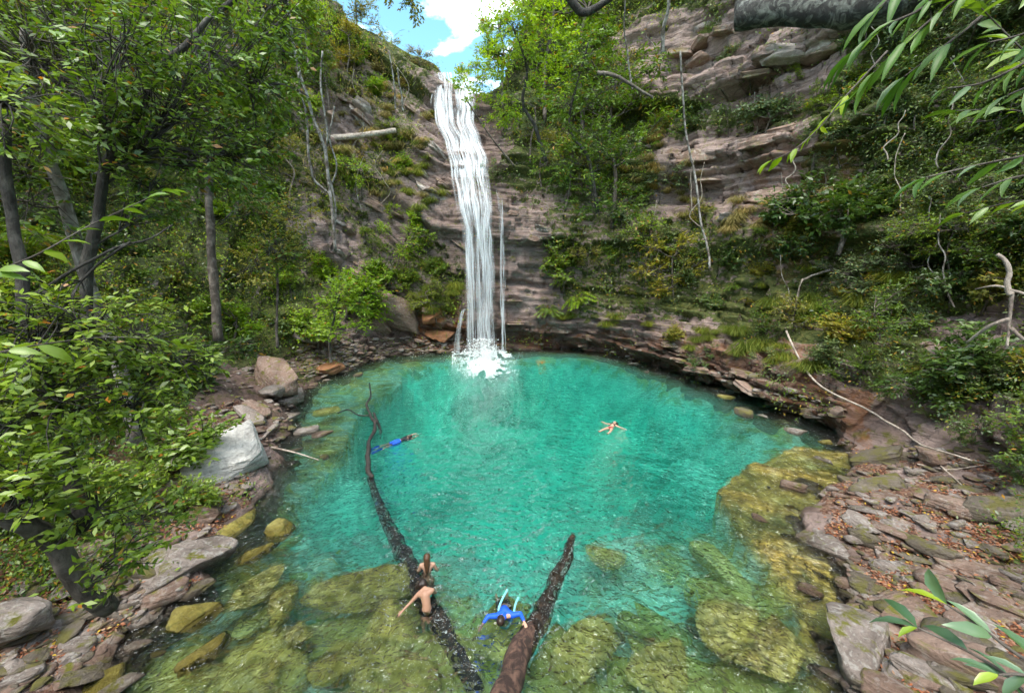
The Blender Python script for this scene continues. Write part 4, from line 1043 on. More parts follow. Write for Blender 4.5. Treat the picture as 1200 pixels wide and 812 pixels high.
def plant(kind, v, mat, loc, s, yaw, label=None, grp=None, squash=1.0, lean=(0, 0)):
    stem, lf = proto(kind, v)
    key = (kind, v, mat)
    if key not in MESHES: MESHES[key] = leaf_mesh(kind + '_foliage', lf, M[mat])
    if stem is None:
        root = obj(KN[kind], MESHES[key])
    else:
        root = empty(KN[kind])
        obj('trunk' if kind == 'tree' else 'stem', stem, root)
        obj('crown' if kind == 'tree' else 'foliage', MESHES[key], root)
    root.location = loc; root.scale = (s, s, s * squash); root.rotation_euler = (lean[0], lean[1], yaw)
    tag(root, label, KN[kind].replace('_', ' '), grp)
    return root
MNAME = {'leaf_bright': 'bright green', 'leaf_mid': 'green', 'leaf_dark': 'dark green', 'leaf_olive': 'olive yellow', 'leaf_grey': 'grey-green', 'leaf_gloss': 'glossy green', 'grass_dry': 'dry straw', 'grass_green': 'yellow-green'}
def plant_px(kind, v, mat, px, py, wpx, label=None, grp=None, lift=0.0, squash=1.0, out=.25, r=random.Random(4)):
    h = cast(px, py)
    if h is None: return None
    p, nn, dist = h
    R0 = {'bush': 1.0, 'loose': 1.15, 'tree': 1.7, 'fern': 1.1, 'tuft': .55}[kind]
    s = wpx / 2 / (FPX / depth_of(p)) / R0
    up = {'bush': .75, 'loose': 1.0, 'tree': 0, 'fern': .2, 'tuft': 0}[kind] * s
    # stand on the slope where the crown centre covers the given pixel
    base = p + nn * out * s - np.array((0, 0, up * .8))
    if kind == 'tree': base = base - (0, 0, .3)
    lean = (-nn[1] * .35, nn[0] * .35) if kind != 'tree' else (0, 0)
    return plant(kind, v, mat, base, s, r.uniform(0, 6.28), label, grp, squash, lean)

# plants that read on their own in the photo
HP = [
 ('bush', 0, 'leaf_bright', 398, 352, 84, 'bright green leafy bush hanging over the far left shore'),
 ('bush', 1, 'leaf_bright', 375, 392, 60, 'bright green low bush touching the far left shore rocks'),
 ('bush', 1, 'leaf_bright', 372, 318, 46, 'bright green round shrub just above the leafy shore bush'),
 ('bush', 2, 'leaf_bright', 262, 378, 60, 'fresh green bush on the shaded left slope above the rock pile'),
 ('loose', 0, 'leaf_bright', 460, 295, 56, 'yellow-green shrub on the ledge left of the waterfall curtain'),
 ('loose', 1, 'leaf_mid', 500, 300, 54, 'green shrub filling the hollow left of the waterfall curtain'),
 ('loose', 2, 'grass_green', 512, 358, 46, 'yellow-green mossy shrub low beside the side jet of the waterfall'),
 ('bush', 3, 'leaf_mid', 480, 330, 36, 'small green shrub above the big boulder by the waterfall'),
 ('tree', 0, 'leaf_bright', 640, 125, 96, 'bright green crowned tree right of the waterfall lip'),
 ('tree', 1, 'leaf_bright', 590, 118, 60, 'yellow-green tree leaning over the waterfall lip'),
 ('tree', 2, 'leaf_mid', 600, 60, 74, 'slim green tree against the sky right of the gap'),
 ('tree', 1, 'leaf_mid', 680, 175, 110, 'broad green tree crown below the bright crowned tree'),
 ('tree', 0, 'leaf_mid', 720, 250, 100, 'green hanging tree above the dark hollow right of the falls'),
 ('loose', 1, 'leaf_mid', 660, 215, 90, 'green trailing shrub right of the upper cascade'),
 ('loose', 0, 'leaf_olive', 700, 120, 70, 'olive shrub under the upper grey cliff'),
 ('loose', 2, 'leaf_grey', 770, 225, 60, 'grey-green shrub in front of the layered grey cliff'),
 ('bush', 3, 'leaf_mid', 660, 320, 60, 'dark leafy bush above the rock band right of the falls'),
 ('fern', 0, 'leaf_bright', 680, 358, 42, 'light green fern on the rock band right of the falls'),
 ('fern', 1, 'leaf_mid', 640, 368, 34, 'small fern nearest the thin water strand'),
 ('loose', 0, 'leaf_olive', 800, 335, 86, 'olive yellow shrub over the rock band in the middle right'),
 ('loose', 1, 'leaf_mid', 760, 290, 70, 'green shrub left above the olive yellow shrub'),
 ('bush', 0, 'leaf_grey', 905, 140, 62, 'grey-green bush on the face of the upper right cliff'),
 ('loose', 2, 'leaf_mid', 1015, 445, 60, 'fine-leaved green shrub beside the long curved root'),
 ('bush', 1, 'leaf_dark', 1150, 430, 110, 'dark leafy bush under the rock hollow at the right edge'),
 ('bush', 2, 'leaf_dark', 1110, 470, 70, 'dark low bush above the right bank ledge'),
 ('loose', 1, 'leaf_grey', 1020, 360, 90, 'pale leaved shrub in front of the dark hollow at right'),
 ('bush', 3, 'leaf_dark', 930, 265, 90, 'dark green bush under the layered grey cliff'),
 ('bush', 2, 'leaf_dark', 1010, 250, 110, 'large dark bush mid-slope on the right'),
 ('loose', 0, 'leaf_grey', 1080, 320, 90, 'grey-green straggling shrub right of the curved root top'),
 ('fern', 0, 'leaf_mid', 22, 305, 110, 'feathery green palm-like fern at the left edge'),
 ('fern', 1, 'leaf_mid', 52, 350, 80, 'second feathery fern just right of and below the left edge fern'),
 ('fern', 0, 'leaf_gloss', 180, 560, 70, 'feathery bright fern spreading left of the white boulder'),
 ('bush', 1, 'leaf_gloss', 205, 545, 110, 'glossy green sapling overlapping the left side of the white boulder'),
 ('bush', 0, 'leaf_gloss', 120, 590, 100, 'glossy green sapling above the pale grey boulder bank'),
 ('bush', 3, 'leaf_gloss', 215, 600, 70, 'low glossy plant right below the white boulder'),
 ('loose', 1, 'leaf_gloss', 60, 600, 110, 'glossy undergrowth plant by the leaning trunk at lower left'),
 ('bush', 0, 'leaf_bright', 478, 262, 44, 'bright bush growing on the slab just left of the upper cascade foot'),
 ('bush', 2, 'leaf_bright', 448, 322, 48, 'bright rounded bush between the shore bush and the largest boulder by the waterfall'),
 ('loose', 1, 'leaf_bright', 345, 345, 60, 'light green shrub at the upper left of the bright shore bush'),
 ('loose', 3, 'leaf_bright', 420, 205, 50, 'yellowish green shrub directly below the fallen cliff log'),
 ('bush', 2, 'leaf_mid', 520, 315, 34, 'small green bush tucked beside the left edge of the falling curtain'),
 ('bush', 2, 'leaf_dark', 235, 450, 90, 'dark green shrub behind the left bank rock pile'),
]
for i, (kind, v, mat, px, py, w, lab) in enumerate(HP): plant_px(kind, v, mat, px, py, w, lab)

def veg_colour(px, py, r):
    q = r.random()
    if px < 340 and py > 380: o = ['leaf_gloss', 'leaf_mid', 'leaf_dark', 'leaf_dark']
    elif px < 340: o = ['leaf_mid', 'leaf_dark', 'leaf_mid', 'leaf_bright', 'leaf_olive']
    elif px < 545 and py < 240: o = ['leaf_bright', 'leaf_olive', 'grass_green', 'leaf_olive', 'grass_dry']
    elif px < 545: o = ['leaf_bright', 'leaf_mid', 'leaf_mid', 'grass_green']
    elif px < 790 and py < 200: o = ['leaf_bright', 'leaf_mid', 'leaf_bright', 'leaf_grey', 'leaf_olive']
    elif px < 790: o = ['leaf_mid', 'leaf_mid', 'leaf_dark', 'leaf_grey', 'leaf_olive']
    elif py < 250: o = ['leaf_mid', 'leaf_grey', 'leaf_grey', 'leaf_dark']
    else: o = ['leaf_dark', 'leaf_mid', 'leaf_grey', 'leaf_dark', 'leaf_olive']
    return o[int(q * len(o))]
r = random.Random(11)
cnt = 0
ys = 5
while ys < 620:
    stepy = 30
    xs = r.uniform(-30, 10)
    while xs < 1230:
        step = 44
        px, py = xs + r.uniform(-14, 14), ys + r.uniform(-12, 12); xs += step
        if rocky_at(np.array(px), np.array(py)) and r.random() > .12: continue
        h = cast(px, py)
        if h is None or h[0][2] < .5: continue
        if 40 < px < 330 and 480 < py and r.random() < .5: continue
        if px > 760: pass
        d = depth_of(h[0])
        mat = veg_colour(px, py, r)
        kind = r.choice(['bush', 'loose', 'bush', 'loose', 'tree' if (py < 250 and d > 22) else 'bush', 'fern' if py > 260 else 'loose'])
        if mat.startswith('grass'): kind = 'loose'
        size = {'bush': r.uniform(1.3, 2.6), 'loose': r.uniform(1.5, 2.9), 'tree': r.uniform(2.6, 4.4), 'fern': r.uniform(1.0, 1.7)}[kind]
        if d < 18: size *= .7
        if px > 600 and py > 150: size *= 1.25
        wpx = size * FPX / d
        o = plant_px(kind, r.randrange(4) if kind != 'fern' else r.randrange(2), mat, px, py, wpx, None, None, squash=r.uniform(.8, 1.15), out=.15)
        if o is None: continue
        AUTO.append((o, f"{'big' if size > 2.3 else ('mid-sized' if size > 1.6 else 'small')} {MNAME[mat]}", {'bush': 'leafy bush', 'loose': 'straggly shrub', 'tree': 'slender tree', 'fern': 'fern'}[kind], 'trees on the canyon slopes' if kind == 'tree' else 'shrubs and ferns covering the canyon slopes')); cnt += 1
    ys += stepy
print('plants', cnt)
# skyline plants on the rims beside the sky gap
for (px, py, y, kind, v, mat, s, lab) in [
    (432, 70, 50, 'tree', 0, 'leaf_olive', .8, 'slender yellowish tree on the left rim against the clouds'),
    (452, 72, 51, 'loose', 1, 'leaf_olive', 1.3, 'yellowish shrub on the left rim beside the sky'),
    (488, 92, 50, 'loose', 0, 'grass_green', 1.2, 'thin yellow-green shrub on the rim left of the waterfall lip'),
    (505, 92, 50, 'bush', 2, 'leaf_olive', .9, 'small olive bush at the left lip of the waterfall'),
    (565, 96, 50, 'loose', 3, 'leaf_bright', 1.2, 'bright shrub on the right lip of the waterfall'),
    (545, 92, 50.5, 'bush', 1, 'leaf_bright', 1.0, 'bright bush drooping into the middle of the waterfall lip'),
    (415, 95, 46, 'tree', 1, 'leaf_bright', 1.1, 'tall bright green tree high on the slope left of the falls'),
    (385, 120, 42, 'tree', 0, 'leaf_mid', 1.1, 'green tree on the upper left slope above the pale vines'),
    (360, 60, 40, 'tree', 2, 'leaf_bright', 1.2, 'bright leaning tree at the very top of the left slope'),
    (470, 200, 43.5, 'bush', 3, 'leaf_bright', 1.3, 'bright bush on the ledge under the dry grass left of the upper cascade'),
    (440, 115, 46, 'bush', 1, 'leaf_bright', 1.5, 'bright green bush below the slender rim tree'),
    (582, 80, 50, 'tree', 3, 'leaf_bright', 1.0, 'bright green young tree right of the sky gap')]:
    p = on_y(px, py, y); plant(kind, v, mat, p - (0, 0, .8 if kind == 'tree' else .3), s, px, lab)

# grass tufts: straw hanging from ledges
r = random.Random(21); k = 0
GR = [([(385, 60), (500, 100), (510, 240), (430, 235), (380, 180)], 34, 'grass_dry'), ([(395, 180), (510, 150), (530, 240), (470, 260), (400, 235)], 26, 'grass_green'),
      ([(760, 190), (900, 200), (930, 300), (780, 260)], 22, 'grass_dry'), ([(690, 160), (780, 150), (790, 230), (700, 200)], 20, 'grass_dry'),
      ([(640, 370), (900, 385), (1000, 450), (850, 420), (700, 395)], 24, 'grass_green'), ([(860, 270), (1100, 340), (1000, 400), (880, 360)], 16, 'grass_green'),
      ([(480, 330), (545, 340), (545, 370), (490, 372)], 16, 'grass_green')]
for poly, n_, mat in GR:
    P = np.array(poly); lo, hi = P.min(0), P.max(0); m_ = 0
    while m_ < n_:
        px, py = r.uniform(lo[0], hi[0]), r.uniform(lo[1], hi[1])
        if not in_poly(np.array(px), np.array(py), poly): continue
        m_ += 1
        h = cast(px, py)
        if h is None: continue
        s = r.uniform(.9, 1.9)
        o = plant('tuft', r.randrange(3), mat, h[0] + h[1] * .1, s, r.uniform(0, 6.28), None, None)
        AUTO.append((o, f"{'long' if s > 1.4 else 'short'} {MNAME[mat]}", 'grass tuft', 'grass tufts hanging on the ledges'))

# ------------------------------------------------------------------ undergrowth: leafy cover nobody could count
rn = np.random.default_rng(31)
acc = {}
org = [((0, 0, CAMH), 25000), ((4, 0, 8.6), 4000), ((-4, 0, 8.6), 4000), ((0, 0, 12), 3000)]
rr = random.Random(3)
for o_, cnt_ in org:
    for k in range(cnt_):
        px, py = rn.uniform(-60, 1260), rn.uniform(-40, 700)
        h = cast(px, py, o_)
        if h is None or h[0][2] < .35: continue
        q = project(h[0])
        rk = bool(rocky_at(np.array(q[0] + rn.normal(0, 9)), np.array(q[1] + rn.normal(0, 9))))
        p = h[0]
        dn = fbm(p * .33, 3, 61) + .35 * fbm(p * 1.4, 2, 62)
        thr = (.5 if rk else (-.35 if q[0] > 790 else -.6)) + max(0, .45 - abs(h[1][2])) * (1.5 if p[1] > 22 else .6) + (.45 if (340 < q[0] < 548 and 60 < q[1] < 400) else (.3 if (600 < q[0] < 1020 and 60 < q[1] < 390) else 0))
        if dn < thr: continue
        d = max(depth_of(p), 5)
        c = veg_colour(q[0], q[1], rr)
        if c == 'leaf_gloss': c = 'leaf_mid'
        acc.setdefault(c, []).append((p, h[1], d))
for c, L in acc.items():
    P = np.array([a[0] for a in L]); Nh = np.array([a[1] for a in L]); d = np.array([a[2] for a in L])
    m = 11; n_ = len(P)
    lf = np.clip(.06 + .0042 * d, .09, .24) * rn.choice([.75, 1, 1.35], n_)
    off = rn.normal(size=(n_, m, 3)) * (lf * 2.1)[:, None, None]
    C = P[:, None] + Nh[:, None] * (np.abs(rn.normal(0, 1, (n_, m, 1))) * (.2 + .35 * np.clip(fbm(P * .7, 2, 66) + .3, 0, 1))[:, None, None] + .03) + off
    D = rn.normal(size=(n_, m, 3)) + Nh[:, None] * .5 + (0, 0, -.1)
    if c.startswith('grass'):
        D = rn.normal(0, .35, size=(n_, m, 3)) + Nh[:, None] * .6 + (0, 0, -.5); ll = np.repeat(lf * 3.2, m); ww = np.repeat(lf * .22, m)
    else: ll = np.repeat(lf, m) * rn.uniform(.6, 1.3, n_ * m); ww = ll * .45
    V, Q, _ = leaves(C.reshape(-1, 3), D.reshape(-1, 3), (rn.normal(0, .5, (n_, m, 3)) + (0, 0, .8) + Nh[:, None] * .5).reshape(-1, 3), ll, ww)
    tag(obj('undergrowth', mesh_from('undergrowth', V, Q, M[c])), kind='stuff')

# ------------------------------------------------------------------ trees standing near the camera on the left
def px_line(pts, n=18, jit=0.0, seed=0):         # (px, py, distance) -> world curve
    return curve([at_d(*p) for p in pts], n, jit, seed)
def near_tree(label, trunk, r0, r1, bark, blobs, leafmat, leafL, seed, per=8, ratio=.42, extra=(), limb=.018, shape=RHOMB, spread=1.0, up=.8, droop=.15, tw=.006, name='tree', cat='tree'):
    T = px_line(trunk, 26, .05, seed); o = T[0]
    root = empty(name, tuple(o)); tag(root, label, cat)
    bag = Bag(); bag.tube(T, np.linspace(r0, r1, 8), 10, True, .18, seed)
    for e, ra, rb in extra: bag.tube(px_line(e, 20, .06, seed + 3), [ra, rb], 7, True, .12, seed)
    obj('trunk', bag.mesh('trunk', M[bark], True, o), root)
    bl = []
    allT = np.vstack([T] + [px_line(e, 20) for e, _, _ in extra])
    for px, py, d, rp, nc in blobs:
        c = at_d(px, py, d); bl.append((c[0], c[1], c[2], rp * d / FPX, int(nc * (1.45 if d < 14 else 1.1))))
    b2, lf = crown_parts(seed, bl, allT, limb, leafL, ratio, per, tw, droop, 2, shape, up, spread)
    obj('branches', b2.mesh('branches', M['bark_dark'] if bark != 'bark_pale' else M['bark_mid'], True, o), root)
    obj('crown', leaf_mesh('crown', lf, M[leafmat], o), root)
    return root
near_tree('pale lichen-spotted leaning trunk with leafy crown on the left slope', [(158, 520, 10.5), (138, 430, 10.3), (105, 330, 10.2), (78, 250, 10.1), (58, 190, 10), (40, 110, 9.8), (30, 40, 9.6)], .12, .06, 'bark_pale',
          [(40, 60, 9.3, 75, 90), (120, 110, 9.6, 60, 80), (0, 150, 9.4, 60, 70), (90, 20, 9.8, 60, 70), (175, 60, 10, 60, 70), (10, 235, 9.8, 45, 40)], 'leaf_mid', .105, 1)
near_tree('dark forked tree with wide glossy crown across the upper left', [(100, 420, 8.6), (104, 330, 8.4), (108, 270, 8.3), (118, 215, 8.2), (140, 165, 8.2), (165, 120, 8.3), (200, 70, 8.4), (240, 30, 8.5), (280, -10, 8.6)], .08, .03, 'bark_dark',
          [(240, 60, 8.2, 55, 80), (300, 100, 8.4, 50, 70), (215, 140, 8.0, 55, 80), (270, 190, 8.2, 55, 80), (150, 60, 8, 50, 70), (320, 30, 8.6, 45, 55), (310, 170, 8.4, 38, 45), (180, 215, 8, 40, 45), (120, 140, 7.8, 40, 45)], 'leaf_gloss', .11, 2,
          extra=[([(112, 205, 8.25), (170, 185, 8.2), (230, 170, 8.2), (300, 150, 8.3)], .03, .012), ([(125, 195, 8.2), (190, 178, 8.0), (265, 180, 8)], .025, .01)])
near_tree('reddish dark trunk with drooping leafy boughs at the far left', [(104, 620, 7.6), (80, 555, 7.5), (62, 490, 7.4), (48, 430, 7.3), (25, 330, 7.3), (12, 230, 7.4), (5, 140, 7.4)], .085, .045, 'bark_dark',
          [(30, 400, 6.6, 60, 60), (100, 390, 6.6, 55, 60), (170, 400, 7.0, 55, 60), (60, 470, 6.6, 50, 50), (150, 480, 7.0, 50, 55), (10, 500, 6.6, 45, 40), (215, 430, 7.4, 40, 40), (0, 120, 7, 50, 50), (20, 560, 6.6, 40, 35)], 'leaf_gloss', .105, 3, ratio=.42,
          extra=[([(30, 350, 7.2), (80, 320, 6.8), (150, 285, 6.8), (205, 260, 7)], .022, .008), ([(45, 420, 7.2), (110, 400, 7), (200, 410, 7.4)], .018, .006), ([(60, 480, 7.3), (140, 455, 7.2), (230, 470, 7.4)], .015, .005)])
t4 = near_tree('leaning rough trunk spreading roots over the lower left bank', [(128, 712, 8.6), (95, 680, 8.1), (55, 640, 7.6), (15, 600, 7.2), (-40, 545, 6.9), (-90, 470, 6.8)], .12, .08, 'bark_mid',
          [(110, 600, 7.2, 40, 24), (150, 640, 7.4, 34, 20), (40, 560, 6.4, 40, 24), (130, 690, 7.6, 24, 6), (190, 590, 8.2, 40, 30)], 'leaf_gloss', .12, 4, per=9, limb=.016, ratio=.4)
def on_ground_curve(pts, lift, n=16, jit=0, seed=0):
    q = []
    for p in pts:
        h = cast(p[0], p[1]); q.append(h[0] + h[1] * (p[2] if len(p) > 2 else lift))
    return curve(q, n, jit, seed)
O4 = np.array(t4.location)
for k, (pts, ra, rb) in enumerate([([(128, 712), (150, 712), (172, 705), (195, 708)], .10, .035), ([(120, 716), (145, 728), (160, 742)], .10, .03), ([(118, 720), (122, 742), (114, 764)], .07, .02), ([(138, 708), (168, 690), (180, 672), (200, 640)], .06, .02)]):
    b = Bag(); b.tube(on_ground_curve(pts, .03, 14), [ra, rb], 8, True, .2, k); obj('root', b.mesh('root', M['bark_mid'], True, O4), t4)
near_tree('grey upright trunk deep in the left thicket', [(256, 400, 19), (252, 345, 19), (247, 290, 19), (245, 225, 19), (243, 150, 19), (240, 90, 19)], .17, .10, 'bark_mid',
          [(240, 90, 18.5, 45, 70), (290, 130, 18.5, 40, 60), (200, 110, 18.5, 40, 60), (300, 230, 18.5, 34, 50), (255, 30, 18.5, 40, 60), (330, 290, 19, 30, 45)], 'leaf_mid', .2, 6)
near_tree('thin straight stem with olive leaves behind the rock pile', [(325, 408, 19.5), (326, 370, 19.5), (325, 320, 19.5), (322, 270, 19.5)], .06, .03, 'bark_mid',
          [(322, 280, 19.3, 34, 60), (350, 250, 19.5, 30, 50), (300, 310, 19.3, 28, 45), (345, 300, 19.5, 26, 40)], 'leaf_olive', .17, 7)
near_tree('young tree leaning from the left bank above the leafy shore', [(388, 425, 27), (386, 400, 27), (392, 370, 27), (398, 345, 27)], .09, .04, 'bark_dark',
          [(400, 335, 26.8, 22, 50), (380, 350, 26.8, 20, 40), (420, 355, 26.8, 18, 36), (395, 385, 26.8, 18, 36), (425, 380, 26.8, 14, 26)], 'leaf_bright', .22, 8)
near_tree('airy green tree hanging in from the top left beside the cliff', [(330, -90, 13), (332, -40, 13), (335, 10, 13)], .08, .03, 'bark_dark',
          [(335, 10, 12.8, 34, 60), (320, 50, 12.8, 26, 45), (350, -20, 13, 40, 60), (300, 0, 12.8, 34, 50), (330, 95, 13, 16, 22)], 'leaf_mid', .12, 9)
near_tree('wispy tree reaching down into the blue sky at the top', [(500, -150, 30), (475, -80, 30), (462, -40, 30)], .10, .03, 'bark_mid',
          [(468, -15, 30, 14, 16), (482, 8, 30, 12, 12), (452, -10, 30, 12, 12), (490, 22, 30, 7, 6)], 'leaf_olive', .26, 10, tw=.012)
near_tree('crooked green tree over the cliff edge right of the sky', [(640, 190, 34), (628, 150, 34), (612, 120, 34), (618, 80, 34), (600, 30, 34)], .16, .06, 'bark_dark',
          [(600, 25, 34, 34, 90), (640, 45, 34, 34, 90), (575, 75, 34.5, 24, 60), (555, 105, 35, 20, 40), (650, 95, 34, 30, 80), (620, 0, 34, 34, 80), (590, 130, 34.5, 22, 50), (535, 90, 36, 12, 16)], 'leaf_bright', .3, 12)
near_tree('tall dark limbed tree under the upper right cliff', [(700, 250, 30), (690, 190, 30), (668, 150, 30), (676, 100, 30), (690, 50, 30)], .14, .05, 'bark_dark',
          [(690, 60, 29.8, 30, 70), (665, 120, 29.8, 30, 70), (720, 100, 30, 30, 60), (700, 160, 29.6, 34, 80), (650, 190, 29.8, 30, 70), (740, 170, 29.6, 26, 55), (690, 225, 29.4, 34, 80), (730, 235, 29.4, 28, 60)], 'leaf_mid', .26, 13)

# ------------------------------------------------------------------ foreground sprays of large leaves
def spray(label, stems, leafmat, L, seed, ratio=.27, gap=.075, hang=.5, name='leafy_branch', r0=.008, direction=None):
    rg_ = np.random.default_rng(seed)
    root = empty(name, tuple(at_d(*stems[0][0]))); o = np.array(root.location); tag(root, label, 'branch')
    for st in stems:
        bag = Bag(); C = []; D = []; Nl = []
        P = px_line(st, 30); bag.tube(P, [r0, r0 * .4], 6)
        ln = np.linalg.norm(np.diff(P, axis=0), axis=1).sum(); k = max(3, int(ln / gap))
        idx = np.linspace(3, 29, k).astype(int); tn = unit(np.gradient(P, axis=0))
        for j, i_ in enumerate(idx):
            side = unit(np.cross(tn[i_], (0, -.3, 1.)))
            for sg in ((-1, 1) if j % 2 else (1,)):
                C.append(P[i_]); d = tn[i_] * .8 + side * sg * .65 + np.array((0, 0, -hang)) + rg_.normal(0, .2, 3)
                if direction is not None: d = d * .6 + np.array(direction)
                D.append(d); Nl.append(np.array((0, -.25, 1.)) + rg_.normal(0, .4, 3))
        C.append(P[-1]); D.append(tn[-1] + (0, 0, -.3)); Nl.append(np.array((0, 0, 1.)))
        n_ = len(C); ll = L * rg_.uniform(.55, 1.2, n_)
        V, Q, T = leaves(np.array(C), np.array(D), np.array(Nl), ll, ll * ratio, LANCE)
        tw = obj('twig', bag.mesh('twig', M['bark_mid'], True, o), root)
        obj('leaf_cluster', mesh_from('leaf_cluster', V - o, [Q, T], M[leafmat], True), tw)
    return root
M['leaf_big'] = leaf_material('leaf_big', [(0.05, 0.12, 0.02), (0.08, 0.17, 0.025), (0.12, 0.22, 0.03), (0.13, 0.20, 0.10)], trans=0.45, rough=.42, spec=.4, yellow=.0)
M['leaf_blue'] = leaf_material('leaf_blue', [(0.035, 0.085, 0.03), (0.06, 0.12, 0.05), (0.11, 0.18, 0.11)], trans=0.25, rough=.3, spec=.7, yellow=.06, ycol=(.22, .30, .02))
spray('long drooping light green leaves fanning in from the top right corner', [[(1190, -60, 3.0), (1120, 0, 2.9), (1060, 50, 2.8), (1010, 100, 2.8)], [(1120, -30, 3.1), (1080, 10, 3.0), (1040, 30, 2.9), (1000, 60, 2.9)], [(1150, 20, 3.0), (1100, 60, 2.9), (1060, 90, 2.9)], [(1080, -50, 3.1), (1060, -20, 3.1), (1030, 10, 3.0)]], 'leaf_big', .18, 1, .2, .06, .35, direction=(-.5, -.1, -.45))
spray('spray of green leaves at the right edge below the corner fan', [[(1240, 50, 3.1), (1190, 80, 3.0), (1150, 98, 3.0), (1110, 104, 2.9)], [(1240, 90, 3.2), (1210, 100, 3.1), (1180, 112, 3.0)], [(1235, 20, 3.1), (1200, 40, 3.1), (1160, 50, 3.1)]], 'leaf_big', .14, 2, .22, .07, .4, direction=(-.25, 0, -.45))
spray('small leafy branch at the right edge in front of the dark hollow', [[(1245, 175, 3.4), (1190, 185, 3.3), (1140, 195, 3.3), (1085, 208, 3.2)], [(1240, 200, 3.5), (1190, 208, 3.4), (1150, 220, 3.3)]], 'leaf_big', .15, 3, .24, .08, .3, direction=(-.3, 0, -.3))
spray('thin twig with small fresh leaves in front of the layered cliff', [[(1040, 60, 3.6), (985, 120, 3.5), (960, 150, 3.4), (930, 176, 3.3), (905, 188, 3.3)]], 'leaf_bright', .12, 4, .34, .09, .3, r0=.006)
spray('dark leafy bough filling the upper right corner', [[(1260, 110, 4.6), (1200, 60, 4.6), (1150, 10, 4.6)], [(1260, 150, 4.7), (1190, 130, 4.7), (1120, 130, 4.6)], [(1250, -20, 4.6), (1180, -10, 4.5), (1110, -15, 4.5)], [(1260, 240, 5), (1200, 235, 5), (1130, 250, 5)]], 'leaf_gloss', .2, 5, .28, .09, .3)
spray('blue-green leafy sprig rising in the bottom right corner', [[(1240, 860, 2.5), (1190, 800, 2.45), (1140, 766, 2.4), (1075, 735, 2.4)], [(1250, 800, 2.5), (1190, 765, 2.45), (1150, 735, 2.4), (1110, 708, 2.4)], [(1260, 850, 2.4), (1210, 795, 2.4), (1170, 790, 2.3)]], 'leaf_blue', .14, 6, .32, .08, .12)
spray('arching pale twig of glossy leaves in front of the left thicket', [[(-40, 330, 4.6), (40, 300, 4.6), (110, 262, 4.7), (190, 225, 4.8)], [(-30, 420, 4.8), (40, 405, 4.8), (130, 395, 4.9), (200, 400, 5)]], 'leaf_gloss', .2, 7, .4, .13, .15)

# ------------------------------------------------------------------ logs, roots, vines
def wood(name, label, cat, curves, mat, wob=.15, sides=10, group=None, loc=None):
    o = np.array(loc if loc is not None else curves[0][0][0])
    b = Bag()
    for i, (P, rad) in enumerate(curves): b.tube(P, rad, sides, True, wob, i + 3)
    x = obj(name, b.mesh(name, M[mat], True, o), None, tuple(o)); tag(x, label, cat, group); return x
def wline(pts, n=24, jit=0, seed=0):            # (px, py, z) on the water's level planes
    return curve([on_z(*p) for p in pts], n, jit, seed)
def lline(pts, lift=.15, n=20, jit=0, seed=0): return on_ground_curve(pts, lift, n, jit, seed)
wood('fallen_log', 'pale fallen log lying across the cliff left of the waterfall', 'log', [(curve([on_y(384, 163, 41.5), on_y(425, 159, 42.6), on_y(464, 153, 43.8)], 16), [.34, .24])], 'dead_wood')
wood('submerged_branch', 'dark crooked branch standing in the turquoise water on the left', 'branch', [
    (wline([(433, 449, .25), (435, 464, .12), (430, 473, .1), (434, 485, .1), (438, 494, .08), (439, 504, .06), (432, 518, .05), (431, 533, .04), (431, 548, .0), (434, 562, -.1)], 40, .04), [.05, .09, .11]),
    (wline([(434, 487, .06), (424, 487, .05), (417, 485, .08), (408, 480, .1), (396, 484, .12)]), [.05, .035]),
    (wline([(438, 484, .02), (442, 494, -.05), (446, 504, -.15), (446, 514, -.35)]), [.07, .08, .04])], 'black_wood', .3)
wood('sunken_log', 'long dark sunken log running from the branch towards the bathers', 'log', [
    (wline([(432, 552, -.15), (442, 582, -.5), (457, 615, -.62), (471, 645, -.62), (484, 675, -.6), (500, 710, -.35), (530, 760, -.5), (560, 815, -.7)], 50, .05), [.10, .2, .27, .24, .18]),
    ], 'black_wood', .3)
lg = wood('big_log', 'thick brown log rising out of the water at the bottom centre', 'log', [
    (wline([(672, 628, -.2), (664, 650, -.36), (648, 690, -.5), (630, 728, -.42), (614, 757, -.16), (602, 785, .10), (584, 830, .42)], 90, .08, 5), [.09, .20, .25, .25, .24])], 'bark_red', .2, 20)
wood('stick', 'thin pale stick poking from the bank over the water by the white boulder', 'stick', [(wline([(318, 524, .4), (345, 530, .25), (374, 539, .05)]), [.05, .02])], 'dead_wood')
wood('thick_branch', 'thick mossy broken branch crossing the upper right', 'branch', [(curve([at_d(866, 20, 8), at_d(940, 14, 7.8), at_d(1020, 6, 7.6), at_d(1110, -18, 7.4), at_d(1250, -60, 7)], 60, .04), [.17, .19, .21]), (curve([at_d(872, 22, 8), at_d(870, 6, 8.1), at_d(880, -14, 8.3)], 8), [.12, .07])], 'mossy_bark', .15, 14)
wood('bare_branch', 'dark bare branch curling down at the top beside the upper cliff', 'branch', [(curve([at_d(655, -20, 12), at_d(672, 4, 12), at_d(682, 15, 12), at_d(698, 10, 12), at_d(720, -6, 12)], 16), [.10, .07])], 'bark_dark')
wood('bare_branch', 'weathered branch slanting before the green trees below the upper cliff', 'branch', [(curve([at_d(700, 86, 22), at_d(722, 90, 22), at_d(740, 98, 22), at_d(765, 116, 22)], 16, .05), [.10, .05])], 'bark_mid')
def root_(label, pts, ra, rb, lift=.25, mat='dead_wood', name='hanging_root', cat='root', extra=()):
    cs = [(lline(pts, lift, 30, .05, int(pts[0][0])), [ra, rb])] + [(lline(e, lift, 16, .04, int(e[0][0])), [ra * .6, rb * .5]) for e in extra]
    return wood(name, label, cat, cs, mat, .1, 7)
